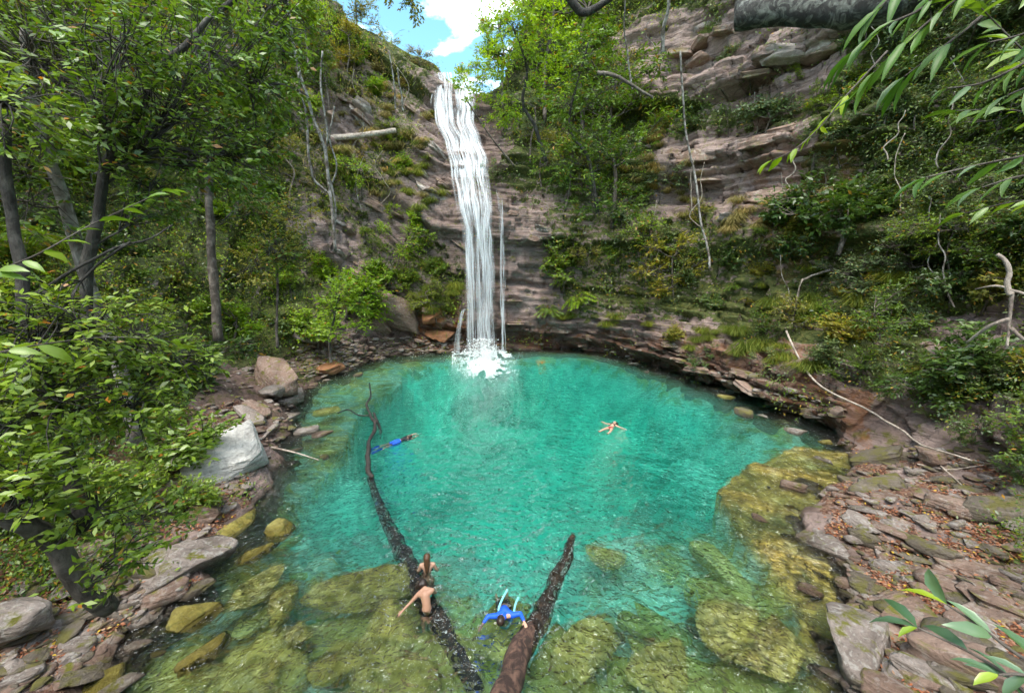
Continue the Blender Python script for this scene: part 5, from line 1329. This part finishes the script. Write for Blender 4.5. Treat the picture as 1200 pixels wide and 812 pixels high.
def hang(label, pts, d, ra, name='hanging_vine', mat='bark_pale'):
    return wood(name, label, 'vine', [(curve([at_d(a, b, d) for a, b in pts], 34, .06, int(pts[0][0])), [ra * .7, ra])], mat, .1, 6)
hang('longest pale vine hanging on the upper left cliff', [(335, -5), (343, 45), (356, 100), (368, 140), (380, 175), (388, 230), (393, 296)], 25, .09)
hang('pale vine bowing out left of the longest vine', [(350, 85), (352, 110), (358, 130), (360, 160), (362, 190), (372, 215), (386, 228)], 25, .07)
hang('thin pale vine right of the longest vine', [(378, 60), (376, 100), (384, 150), (382, 190), (392, 240), (391, 270)], 25.2, .06)
hang('short pale vine twisting across the fallen log end', [(392, 125), (386, 160), (394, 190), (390, 215)], 25.4, .05)
hang('slim pale stem over the dry grass left of the waterfall', [(466, 80), (470, 110), (472, 130)], 40, .10, 'sapling')
hang('second slim pale stem left of the one by the rim grass', [(456, 60), (461, 95), (463, 128)], 40, .08, 'sapling')
hang('long pale vine dropping before the layered grey cliff', [(797, 60), (801, 110), (806, 160), (816, 210), (822, 260), (829, 292), (832, 316)], 22, .055)
hang('pale vine at the top in front of the upper grey cliff', [(785, -10), (779, 30), (777, 62)], 26, .10)
hang('thin vine hanging against the upper grey cliff edge', [(733, -5), (731, 30), (735, 70), (741, 105)], 28, .05)
hang('thin brown vine crossing the green bushes below the falls lip', [(545, 115), (575, 160), (602, 195)], 38, .08, mat='bark_mid')
root_('long curved pale root sweeping down to the right bank', [(976, 314), (945, 328), (932, 345), (929, 372), (936, 398), (955, 432), (985, 466), (1020, 497), (1060, 526), (1095, 552), (1140, 572)], .075, .03, 1.1)
wood('bare_root', 'bare forked pale root against the dark hollow at the right edge', 'root', [
    (curve([at_d(1168, 298, 7), at_d(1178, 306, 7), at_d(1183, 320, 7), at_d(1180, 332, 7), at_d(1184, 346, 7)], 24), [.02, .027]), (curve([at_d(1183, 340, 7), at_d(1196, 343, 7), at_d(1215, 350, 7)], 14), [.018, .012]),
    (curve([at_d(1186, 342, 7), at_d(1184, 365, 7), at_d(1180, 408, 7)], 14), [.021, .01]), (curve([at_d(1183, 374, 7), at_d(1160, 382, 7), at_d(1132, 402, 7.2)], 10), [.025, .012]),
    (curve([at_d(1184, 384, 7), at_d(1200, 398, 7), at_d(1215, 402, 7)], 8), [.022, .012]), (curve([at_d(1182, 338, 7), at_d(1165, 335, 7), at_d(1143, 339, 7.1)], 10), [.016, .007])], 'dead_wood', .15, 8)
for k, (lab, pts) in enumerate([('thin bare twig lying on the right slope left of the forked root', [(1065, 372), (1080, 350), (1100, 345), (1120, 352)]), ('thin grey stick on the leaf litter of the right bank', [(1075, 545), (1110, 552), (1160, 548)]),
      ('short broken stick on the leaf litter above the largest dark mossy boulder', [(1100, 545), (1115, 560), (1128, 572)]), ('bare twigs above the yellow-brown ledge by the curved root', [(940, 385), (952, 380), (964, 372)]), ('slim root trailing across the brown ledge right of the pool', [(965, 440), (990, 432), (1010, 424)]),
      ('curved twig among the slabs of the left bank rock pile', [(262, 452), (285, 470), (318, 478)])]):
    root_(lab, pts, .03, .012, .08, name='stick', cat='stick')

rv = np.random.default_rng(55)
for k in range(24):                              # thin aerial roots and bare stems on both walls
    px, py = (rv.uniform(640, 1120), rv.uniform(10, 300)) if k % 3 else (rv.uniform(250, 480), rv.uniform(20, 200))
    h = cast(px, py)
    if h is None or depth_of(h[0]) < 14: continue
    ln = rv.uniform(50, 120); d = float(np.linalg.norm(h[0] - (0, 0, CAMH))) * .93
    pts = [(px + rv.normal(0, 5) + ln * .12 * math.sin(q * 2 + k), py + q * ln) for q in np.linspace(0, 1, 5)]
    o = hang('x', pts, d, rv.uniform(.025, .05), mat='bark_pale' if k % 2 else 'dead_wood')
    AUTO.append((o, ('long' if ln > 85 else 'short') + (' pale' if k % 2 else ' tan'), 'thin vine', 'thin vines hanging on the canyon walls'))

# ------------------------------------------------------------------ people
M['skin'] = plain('skin', (.50, .29, .20), .5, .06, 5); M['skin_tan'] = plain('skin_tan', (.42, .23, .15), .5, .06, 5)
M['hair_dark'] = plain('hair_dark', (.03, .018, .013), .4, .4, 20, stretch=(4, 4, 1)); M['hair_brown'] = plain('hair_brown', (.09, .045, .022), .4, .4, 20, stretch=(4, 4, 1))
M['blue'] = plain('blue_fabric', (.01, .09, .62), .6, .15, 8, .2); M['black'] = plain('black_fabric', (.012, .012, .016), .6, .2, 8); M['teal_fab'] = plain('green_fabric', (.02, .25, .18), .6, .2, 8)
M['pale_blue'] = plain('pale_foam', (.22, .60, .62), .6, .06, 8); M['eye'] = plain('eye', (.02, .015, .01), .2, .05); M['lip'] = plain('lip', (.40, .10, .08), .5, .05); M['red_fab'] = plain('dark_red_fabric', (.25, .03, .03), .6, .1)
def cone(bag, a, ra, b, rb, n=12):
    a, b = np.array(a, float), np.array(b, float); d = unit(b - a)
    t = np.linspace(0, math.pi / 2, 5)
    P = [a - d * ra * math.cos(x) for x in t[:-1]] + [a, b] + [b + d * rb * math.sin(x) for x in t[1:]]
    R = [max(ra * math.sin(x), 1e-3) for x in t[:-1]] + [ra, rb] + [max(rb * math.cos(x), 1e-3) for x in t[1:]]
    P = np.array(P); ref = np.array((0, 0, 1.)) if abs(d[2]) < .8 else np.array((1., 0, 0)); A = unit(np.cross(d, ref)); B = np.cross(d, A)
    th = np.linspace(0, 2 * math.pi, n, endpoint=False)
    C = P[:, None] + np.array(R)[:, None, None] * (np.cos(th)[None, :, None] * A + np.sin(th)[None, :, None] * B)
    m = len(P); i = np.arange(m - 1)[:, None] * n; j = np.arange(n)[None]; j2 = (j + 1) % n
    F = np.stack([i + j, i + n + j, i + n + j2, i + j2], -1).reshape(-1, 4)
    V = np.vstack([C.reshape(-1, 3), P[0], P[-1]])
    c0 = np.stack([np.full(n, m * n), np.arange(n), (np.arange(n) + 1) % n], -1); e = (m - 1) * n
    c1 = np.stack([np.full(n, m * n + 1), e + (np.arange(n) + 1) % n, e + np.arange(n)], -1)
    bag.add(V, F, np.vstack([c0, c1]))
def merged(name, bag, mat, parent, voxel=.009, smooth=6):
    """one continuous surface grown over the overlapping tapered shapes"""
    me0 = bag.mesh(name, M[mat]); tmp = bpy.data.objects.new('tmp', me0); COL.objects.link(tmp)
    md = tmp.modifiers.new('r', 'REMESH'); md.mode = 'VOXEL'; md.voxel_size = voxel; md.use_smooth_shade = True
    ms = tmp.modifiers.new('s', 'SMOOTH'); ms.iterations = smooth; ms.factor = .5
    dg = bpy.context.evaluated_depsgraph_get(); me = bpy.data.meshes.new_from_object(tmp.evaluated_get(dg))
    bpy.data.objects.remove(tmp); me.name = name
    if not me.materials: me.materials.append(M[mat])
    me.polygons.foreach_set('use_smooth', np.ones(len(me.polygons), bool))
    return obj(name, me, parent)
def hand(bag, wrist, d, up, s=1.0, curl=.3):
    wrist, d, up = np.array(wrist, float), unit(np.array(d, float)), unit(np.array(up, float)); side = unit(np.cross(d, up)); up = np.cross(side, d)
    palm = wrist + d * .085 * s
    for o_ in (-.026, -.009, .009, .026): cone(bag, wrist + d * .02 + side * o_ * .7 * s, .016 * s, palm + side * o_ * s, .014 * s, 8)
    for o_, l in ((-.030, .062), (-.010, .075), (.010, .082), (.030, .072)):
        a = palm + side * o_ * s; b = a + (d + side * o_ * 3) * l * .5 * s - up * curl * .02; c = b + d * l * .5 * s - up * curl * .045
        cone(bag, a, .0095 * s, b, .0085 * s, 8); cone(bag, b, .0085 * s, c, .007 * s, 8)
    a = wrist + d * .03 * s + side * .028 * s; b = a + (d * .6 + side * .8) * .045 * s; cone(bag, a, .013 * s, b, .011 * s, 8); cone(bag, b, .011 * s, b + (d * .9 + side * .3) * .035 * s, .008 * s, 8)
def person(label, base, yaw, J, skin, hairmat, hairs, clothes, pitch=0, face=None, roll=0):
    """J: joints in metres; limbs taper from joint to joint; everything merges into one body surface"""
    root = empty('person', tuple(base)); root.rotation_euler = Euler((pitch, roll, yaw)); tag(root, label, 'person')
    b = Bag(); g = {k: np.array(v, float) for k, v in J.items()}
    cone(b, g['pelvis'], .125, g['waist'], .105); cone(b, g['waist'], .105, g['chest'], .125)
    for s in ('l', 'r'):
        cone(b, g['pelvis'], .11, g['hip_' + s], .10); cone(b, g['chest'], .115, g['sh_' + s] * .85 + g['chest'] * .15, .068)
        cone(b, g['neck'], .05, g['sh_' + s], .052)
        cone(b, g['sh_' + s], .056, g['el_' + s], .040); cone(b, g['el_' + s], .040, g['wr_' + s], .027)
        hand(b, g['wr_' + s], g['wr_' + s] - g['el_' + s], J.get('hup_' + s, (0, 0, 1)))
        cone(b, g['hip_' + s], .095, g['kn_' + s], .058); cone(b, g['kn_' + s], .058, g['an_' + s], .036)
        cone(b, g['an_' + s], .038, g['to_' + s], .026)
    cone(b, g['chest'], .10, g['neck'], .058); cone(b, g['neck'], .053, g['head'], .06)
    hd = unit(g['head_up']); fw = unit(g['face']); rt = np.cross(fw, hd)
    cone(b, g['head'] - hd * .02 + fw * .012, .080, g['head'] + hd * .045 - fw * .012, .094, 16); cone(b, g['head'] - hd * .085 + fw * .055, .036, g['head'] - hd * .02 + fw * .02, .066)
    cone(b, g['head'] + hd * .02 + fw * .09, .010, g['head'] - hd * .022 + fw * .108, .014)
    for s in (-1, 1): cone(b, g['head'] + rt * .088 * s + hd * .012, .014, g['head'] + rt * .085 * s - hd * .022, .012)
    merged('body', b, skin, root)
    for s in (-1, 1):
        e = Bag(); cone(e, g['head'] + rt * .032 * s + fw * .080 + hd * .014, .011, g['head'] + rt * .034 * s + fw * .082 + hd * .014, .011, 8); obj('eye', e.mesh('eye', M['eye']), root)
    e = Bag(); cone(e, g['head'] + rt * .022 + fw * .090 - hd * .052, .007, g['head'] - rt * .022 + fw * .090 - hd * .052, .007, 8); obj('mouth', e.mesh('mouth', M['lip']), root)
    h = Bag()
    cone(h, g['head'] + hd * .01 - fw * .03, .099, g['head'] + hd * .055 - fw * .02, .099, 16)
    for a, ra, c, rb in hairs: cone(h, g['head'] + np.array(a), ra, g['head'] + np.array(c), rb)
    merged('hair', h, hairmat, root, .012, 3)
    for nm, mat, segs in clothes:
        c = Bag()
        for a, ra, d, rb in segs:
            pa = g[a] if isinstance(a, str) else np.array(a); pb = g[d] if isinstance(d, str) else np.array(d); cone(c, pa, ra, pb, rb)
        merged(nm, c, mat, root, .012, 3)
    return root
# joint frame: +z up, person faces +y, x to the right of a viewer behind them
def stand(arms=None, **k):
    J = dict(pelvis=(0, 0, .95), waist=(0, .01, 1.10), chest=(0, 0, 1.30), neck=(0, 0, 1.46), head=(0, .02, 1.60), head_up=(0, 0, 1), face=(0, 1, 0),
             hip_l=(-.09, 0, .90), hip_r=(.09, 0, .90), kn_l=(-.10, .03, .50), kn_r=(.10, .03, .50), an_l=(-.10, -.02, .08), an_r=(.10, -.02, .08), to_l=(-.11, .14, .03), to_r=(.11, .14, .03),
             sh_l=(-.17, 0, 1.40), sh_r=(.17, 0, 1.40), el_l=(-.26, .05, 1.14), el_r=(.26, .05, 1.14), wr_l=(-.30, .25, 1.05), wr_r=(.30, .25, 1.05))
    J.update(k); return J
p = on_z(501, 668, 0)
person('woman with long wet brown hair chest-deep in the water, back to the camera', (p[0], p[1], -1.22), .12, stand(), 'skin', 'hair_brown',
       [((0, -.06, .02), .095, (0, -.10, -.14), .085), ((0, -.10, -.14), .085, (0, -.13, -.32), .055)], [('bikini_top', 'black', [((-.13, -.02, 1.25), .035, (.13, -.02, 1.25), .035)])])
p = on_z(500, 712, 0)
person('dark haired bather bending forward, bare back and one arm reaching left', (p[0], p[1], -.86), .25, stand(pelvis=(0, 0, .80), waist=(0, .03, .94), chest=(-.02, .14, 1.10), neck=(-.03, .27, 1.19), head=(-.06, .38, 1.20), head_up=(-.2, .8, .6), face=(-.1, .6, -.8),
       hip_l=(-.09, 0, .76), hip_r=(.09, 0, .76), kn_l=(-.10, .12, .40), kn_r=(.10, .12, .40), an_l=(-.10, -.05, .05), an_r=(.10, -.05, .05), to_l=(-.11, .10, .02), to_r=(.11, .10, .02),
       sh_l=(-.19, .20, 1.12), sh_r=(.16, .18, 1.17), el_l=(-.38, .14, .98), el_r=(.24, .32, .96), wr_l=(-.58, .02, .90), wr_r=(.20, .52, .86)), 'skin_tan', 'hair_dark',
       [((0, .02, .03), .10, (-.06, -.02, .04), .09), ((-.05, 0, .0), .09, (-.16, .03, -.08), .05), ((.03, -.02, .02), .085, (.09, -.08, -.06), .045)],
       [('bikini_top', 'teal_fab', [((-.13, .13, 1.06), .03, (-.02, .04, 1.10), .03), ((-.02, .04, 1.10), .03, (.12, .12, 1.08), .03)]), ('bikini_bottom', 'black', [('hip_l', .108, 'hip_r', .108)])])
# swimmer in blue: leaning chest-first over a bent noodle, facing the camera, right hand on the log
p = on_z(592, 722, 0)
person('swimmer in a bright blue long-sleeved top leaning over a pool noodle', (p[0], p[1], -.02), math.pi + .1,
       dict(pelvis=(0, -.44, -.16), waist=(0, -.28, -.08), chest=(0, -.10, .02), neck=(.03, .07, .08), head=(.12, .19, .10), head_up=(.3, .95, .25), face=(.25, .25, -.9),
            hip_l=(-.09, -.48, -.18), hip_r=(.09, -.48, -.18), kn_l=(-.13, -.88, -.34), kn_r=(.13, -.86, -.40), an_l=(-.14, -1.28, -.42), an_r=(.16, -1.24, -.52), to_l=(-.15, -1.42, -.5), to_r=(.17, -1.38, -.6),
            sh_l=(-.17, .02, .06), sh_r=(.17, .02, .08), el_l=(-.37, .04, .10), el_r=(.42, -.02, .04), wr_l=(-.43, .27, .10), wr_r=(.56, .14, -.02)), 'skin', 'hair_dark', [((0, -.03, .02), .095, (0, .03, .03), .09)],
       [('rash_top', 'blue', [('waist', .12, 'chest', .14), ('chest', .125, 'sh_l', .078), ('chest', .125, 'sh_r', .078), ('chest', .11, 'neck', .07), ('sh_l', .070, 'el_l', .055), ('sh_r', .070, 'el_r', .055), ('el_l', .055, (-.425, .23, .10), .040), ('el_r', .055, (.52, .09, .0), .040)]),
        ('shorts', 'black', [('pelvis', .135, 'hip_l', .118), ('pelvis', .135, 'hip_r', .118), ('hip_l', .112, (-.11, -.68, -.26), .09), ('hip_r', .112, (.11, -.68, -.28), .09)])])
nd = curve([on_z(595, 690, .34), on_z(588, 703, .14), on_z(584, 716, -.03), on_z(586, 732, -.14), on_z(594, 735, -.14), on_z(601, 722, -.04), on_z(604, 708, .16), on_z(608, 699, .30)], 40)
wood('pool_noodle', 'pale aqua pool noodle bent under the chest of the swimmer in blue', 'pool noodle', [(nd, .028)], 'pale_blue', 0, 10)
# woman floating on her back
a, b_ = on_z(724, 494, 0), on_z(706, 510, 0); yaw = math.atan2((a - b_)[1], (a - b_)[0]) - math.pi / 2
c = (a + b_) / 2
person('woman in a bikini floating on her back with arms spread wide', (c[0], c[1], -.01), yaw,
       dict(pelvis=(0, -.02, .0), waist=(0, .14, .02), chest=(0, .34, .04), neck=(0, .50, .06), head=(0, .64, .09), head_up=(0, .9, .35), face=(0, -.35, .93),
            hip_l=(-.09, -.07, .0), hip_r=(.09, -.07, .0), kn_l=(-.20, -.46, .05), kn_r=(.17, -.44, .03), an_l=(-.30, -.84, .02), an_r=(.15, -.82, .0), to_l=(-.33, -.93, .10), to_r=(.15, -.92, .09),
            sh_l=(-.17, .42, .04), sh_r=(.17, .42, .04), el_l=(-.42, .48, .0), el_r=(.43, .40, .0), wr_l=(-.64, .56, .02), wr_r=(.66, .34, .0)), 'skin', 'hair_dark',
       [((0, 0, -.03), .10, (-.07, .06, -.07), .10), ((0, 0, -.03), .10, (.08, .05, -.07), .10), ((0, .05, -.05), .09, (0, .16, -.09), .07)],
       [('bikini_top', 'black', [((-.08, .33, .12), .055, (-.06, .32, .12), .05), ((.08, .33, .12), .055, (.06, .32, .12), .05), ((-.16, .33, .05), .03, (.16, .33, .05), .03)]), ('bikini_bottom', 'red_fab', [((-.07, -.05, .03), .10, (.07, -.05, .03), .10)])])
# snorkeller swimming away to the right just under the surface
a, b_ = on_z(492, 508, 0), on_z(440, 525, 0); d = a - b_; yaw = math.atan2(d[1], d[0]) - math.pi / 2; c = a * .5 + b_ * .5
sn = person('snorkeller in blue shorts and blue fins gliding face down near the left branch', (c[0], c[1], -.04), yaw,
       dict(pelvis=(0, 0, -.02), waist=(0, .15, -.01), chest=(0, .34, .0), neck=(0, .50, .01), head=(0, .63, .01), head_up=(0, .95, .2), face=(0, .2, -.95),
            hip_l=(-.09, -.05, -.02), hip_r=(.09, -.05, -.02), kn_l=(-.14, -.45, -.06), kn_r=(.14, -.45, -.02), an_l=(-.17, -.86, -.05), an_r=(.20, -.86, -.02), to_l=(-.17, -1.0, -.08), to_r=(.21, -1.0, -.06),
            sh_l=(-.17, .44, .0), sh_r=(.17, .44, .0), el_l=(-.20, .72, .02), el_r=(.22, .72, .0), wr_l=(-.14, .98, .05), wr_r=(.10, .98, .02)), 'skin', 'hair_dark', [((0, 0, 0), .09, (0, -.03, .03), .09)],
       [('rash_top', 'black', [('waist', .125, 'chest', .14), ('chest', .125, 'sh_l', .075), ('chest', .125, 'sh_r', .075), ('sh_l', .068, (-.19, .58, .01), .055), ('sh_r', .068, (.20, .58, .0), .055)]),
        ('shorts', 'blue', [('pelvis', .14, 'hip_l', .12), ('pelvis', .14, 'hip_r', .12), ('hip_l', .12, (-.13, -.36, -.05), .10), ('hip_r', .12, (.13, -.36, -.03), .10)])])
for s, y0 in ((-1, -.95), (1, -.97)):
    q = Bag(); x = .18 * s
    V = np.array([(x - .05, y0, -.05), (x + .05, y0, -.05), (x + .11, y0 - .55, -.1), (x - .11, y0 - .55, -.1), (x - .05, y0, .02), (x + .05, y0, .02), (x + .11, y0 - .55, -.08), (x - .11, y0 - .55, -.08)])
    q.add(V, np.array([(0, 1, 2, 3), (7, 6, 5, 4), (0, 4, 5, 1), (1, 5, 6, 2), (2, 6, 7, 3), (3, 7, 4, 0)])); obj('swim_fin', q.mesh('swim_fin', M['blue'], False), sn)

# ------------------------------------------------------------------ labels for the many: look + where it stands beside a landmark
LM = [(545, 100, 'the waterfall lip'), (560, 200, 'the upper cascade'), (570, 320, 'the waterfall curtain'), (570, 425, 'the waterfall foot'), (425, 158, 'the fallen cliff log'), (370, 180, 'the hanging pale vines'),
      (398, 360, 'the bright shore bush'), (278, 555, 'the white boulder'), (318, 448, 'the tall pinkish boulder'), (215, 668, 'the long pale boulder'), (18, 740, 'the lower left boulder'), (975, 12, 'the thick mossy branch'),
      (860, 205, 'the layered grey cliff'), (830, 70, 'the upper grey cliff'), (935, 370, 'the curved root top'), (1030, 500, 'the curved root middle'), (1028, 560, 'the broad mossy boulder'), (1160, 605, 'the largest dark mossy boulder'),
      (970, 645, 'the pale wedge boulder'), (1002, 772, 'the cracked mossy boulder'), (1140, 760, 'the corner sprig'), (435, 500, 'the branch in the water'), (625, 720, 'the brown log'), (718, 502, 'the floating woman'),
      (500, 690, 'the bathers'), (248, 270, 'the grey upright trunk'), (90, 260, 'the pale leaning trunk'), (60, 470, 'the reddish dark trunk'), (80, 670, 'the leaning rough trunk'), (640, 130, 'the bright crowned tree'), (1180, 340, 'the forked bare root'),
      (1150, 410, 'the right rock hollow'), (800, 340, 'the olive shrub'), (680, 358, 'the ledge fern'), (500, 380, 'the orange-brown boulder'), (200, 60, 'the forked dark tree top'), (1120, 180, 'the right edge leaves'), (730, 210, 'the dark hollow tree'),
      (900, 560, 'the yellow rock shelf'), (320, 620, 'the bright yellow stone'), (220, 725, 'the mustard slab'), (690, 765, 'the pale sunken rock'), (840, 735, 'the long sunken ridge')]
def dirword(dx, dy):
    a = math.degrees(math.atan2(-dy, dx)) % 360
    return ['right of', 'up and right of', 'above', 'up and left of', 'left of', 'down and left of', 'below', 'down and right of'][int((a + 22.5) // 45) % 8]
bpy.context.view_layer.update()
buck = {}
for o, adj, noun, grp in AUTO:
    q = project(np.array(o.location)); k = min(range(len(LM)), key=lambda i: math.hypot(q[0] - LM[i][0], q[1] - LM[i][1]))
    dx, dy = q[0] - LM[k][0], q[1] - LM[k][1]; dist = math.hypot(dx, dy)
    w = f'{adj} {noun} ' + ('beside' if dist < 12 else dirword(dx, dy)) + f' {LM[k][2]}'
    buck.setdefault(w, []).append((dist, o)); o['category'] = noun.split()[-1] if noun != 'stone underwater' else 'stone'
    if noun == 'rock slab': o['category'] = 'rock slab'
    if noun == 'grass tuft': o['category'] = 'grass tuft'
    if grp: o['group'] = grp
ORD = ['nearest', 'second nearest', 'third nearest', 'fourth nearest', 'fifth nearest', 'sixth nearest', 'seventh nearest', 'eighth nearest', 'ninth nearest', 'tenth nearest']
for w, L in buck.items():
    L.sort(key=lambda t: t[0])
    for i, (d, o) in enumerate(L): o['label'] = w if len(L) == 1 else f'{w}, {ORD[min(i, 9)]}'
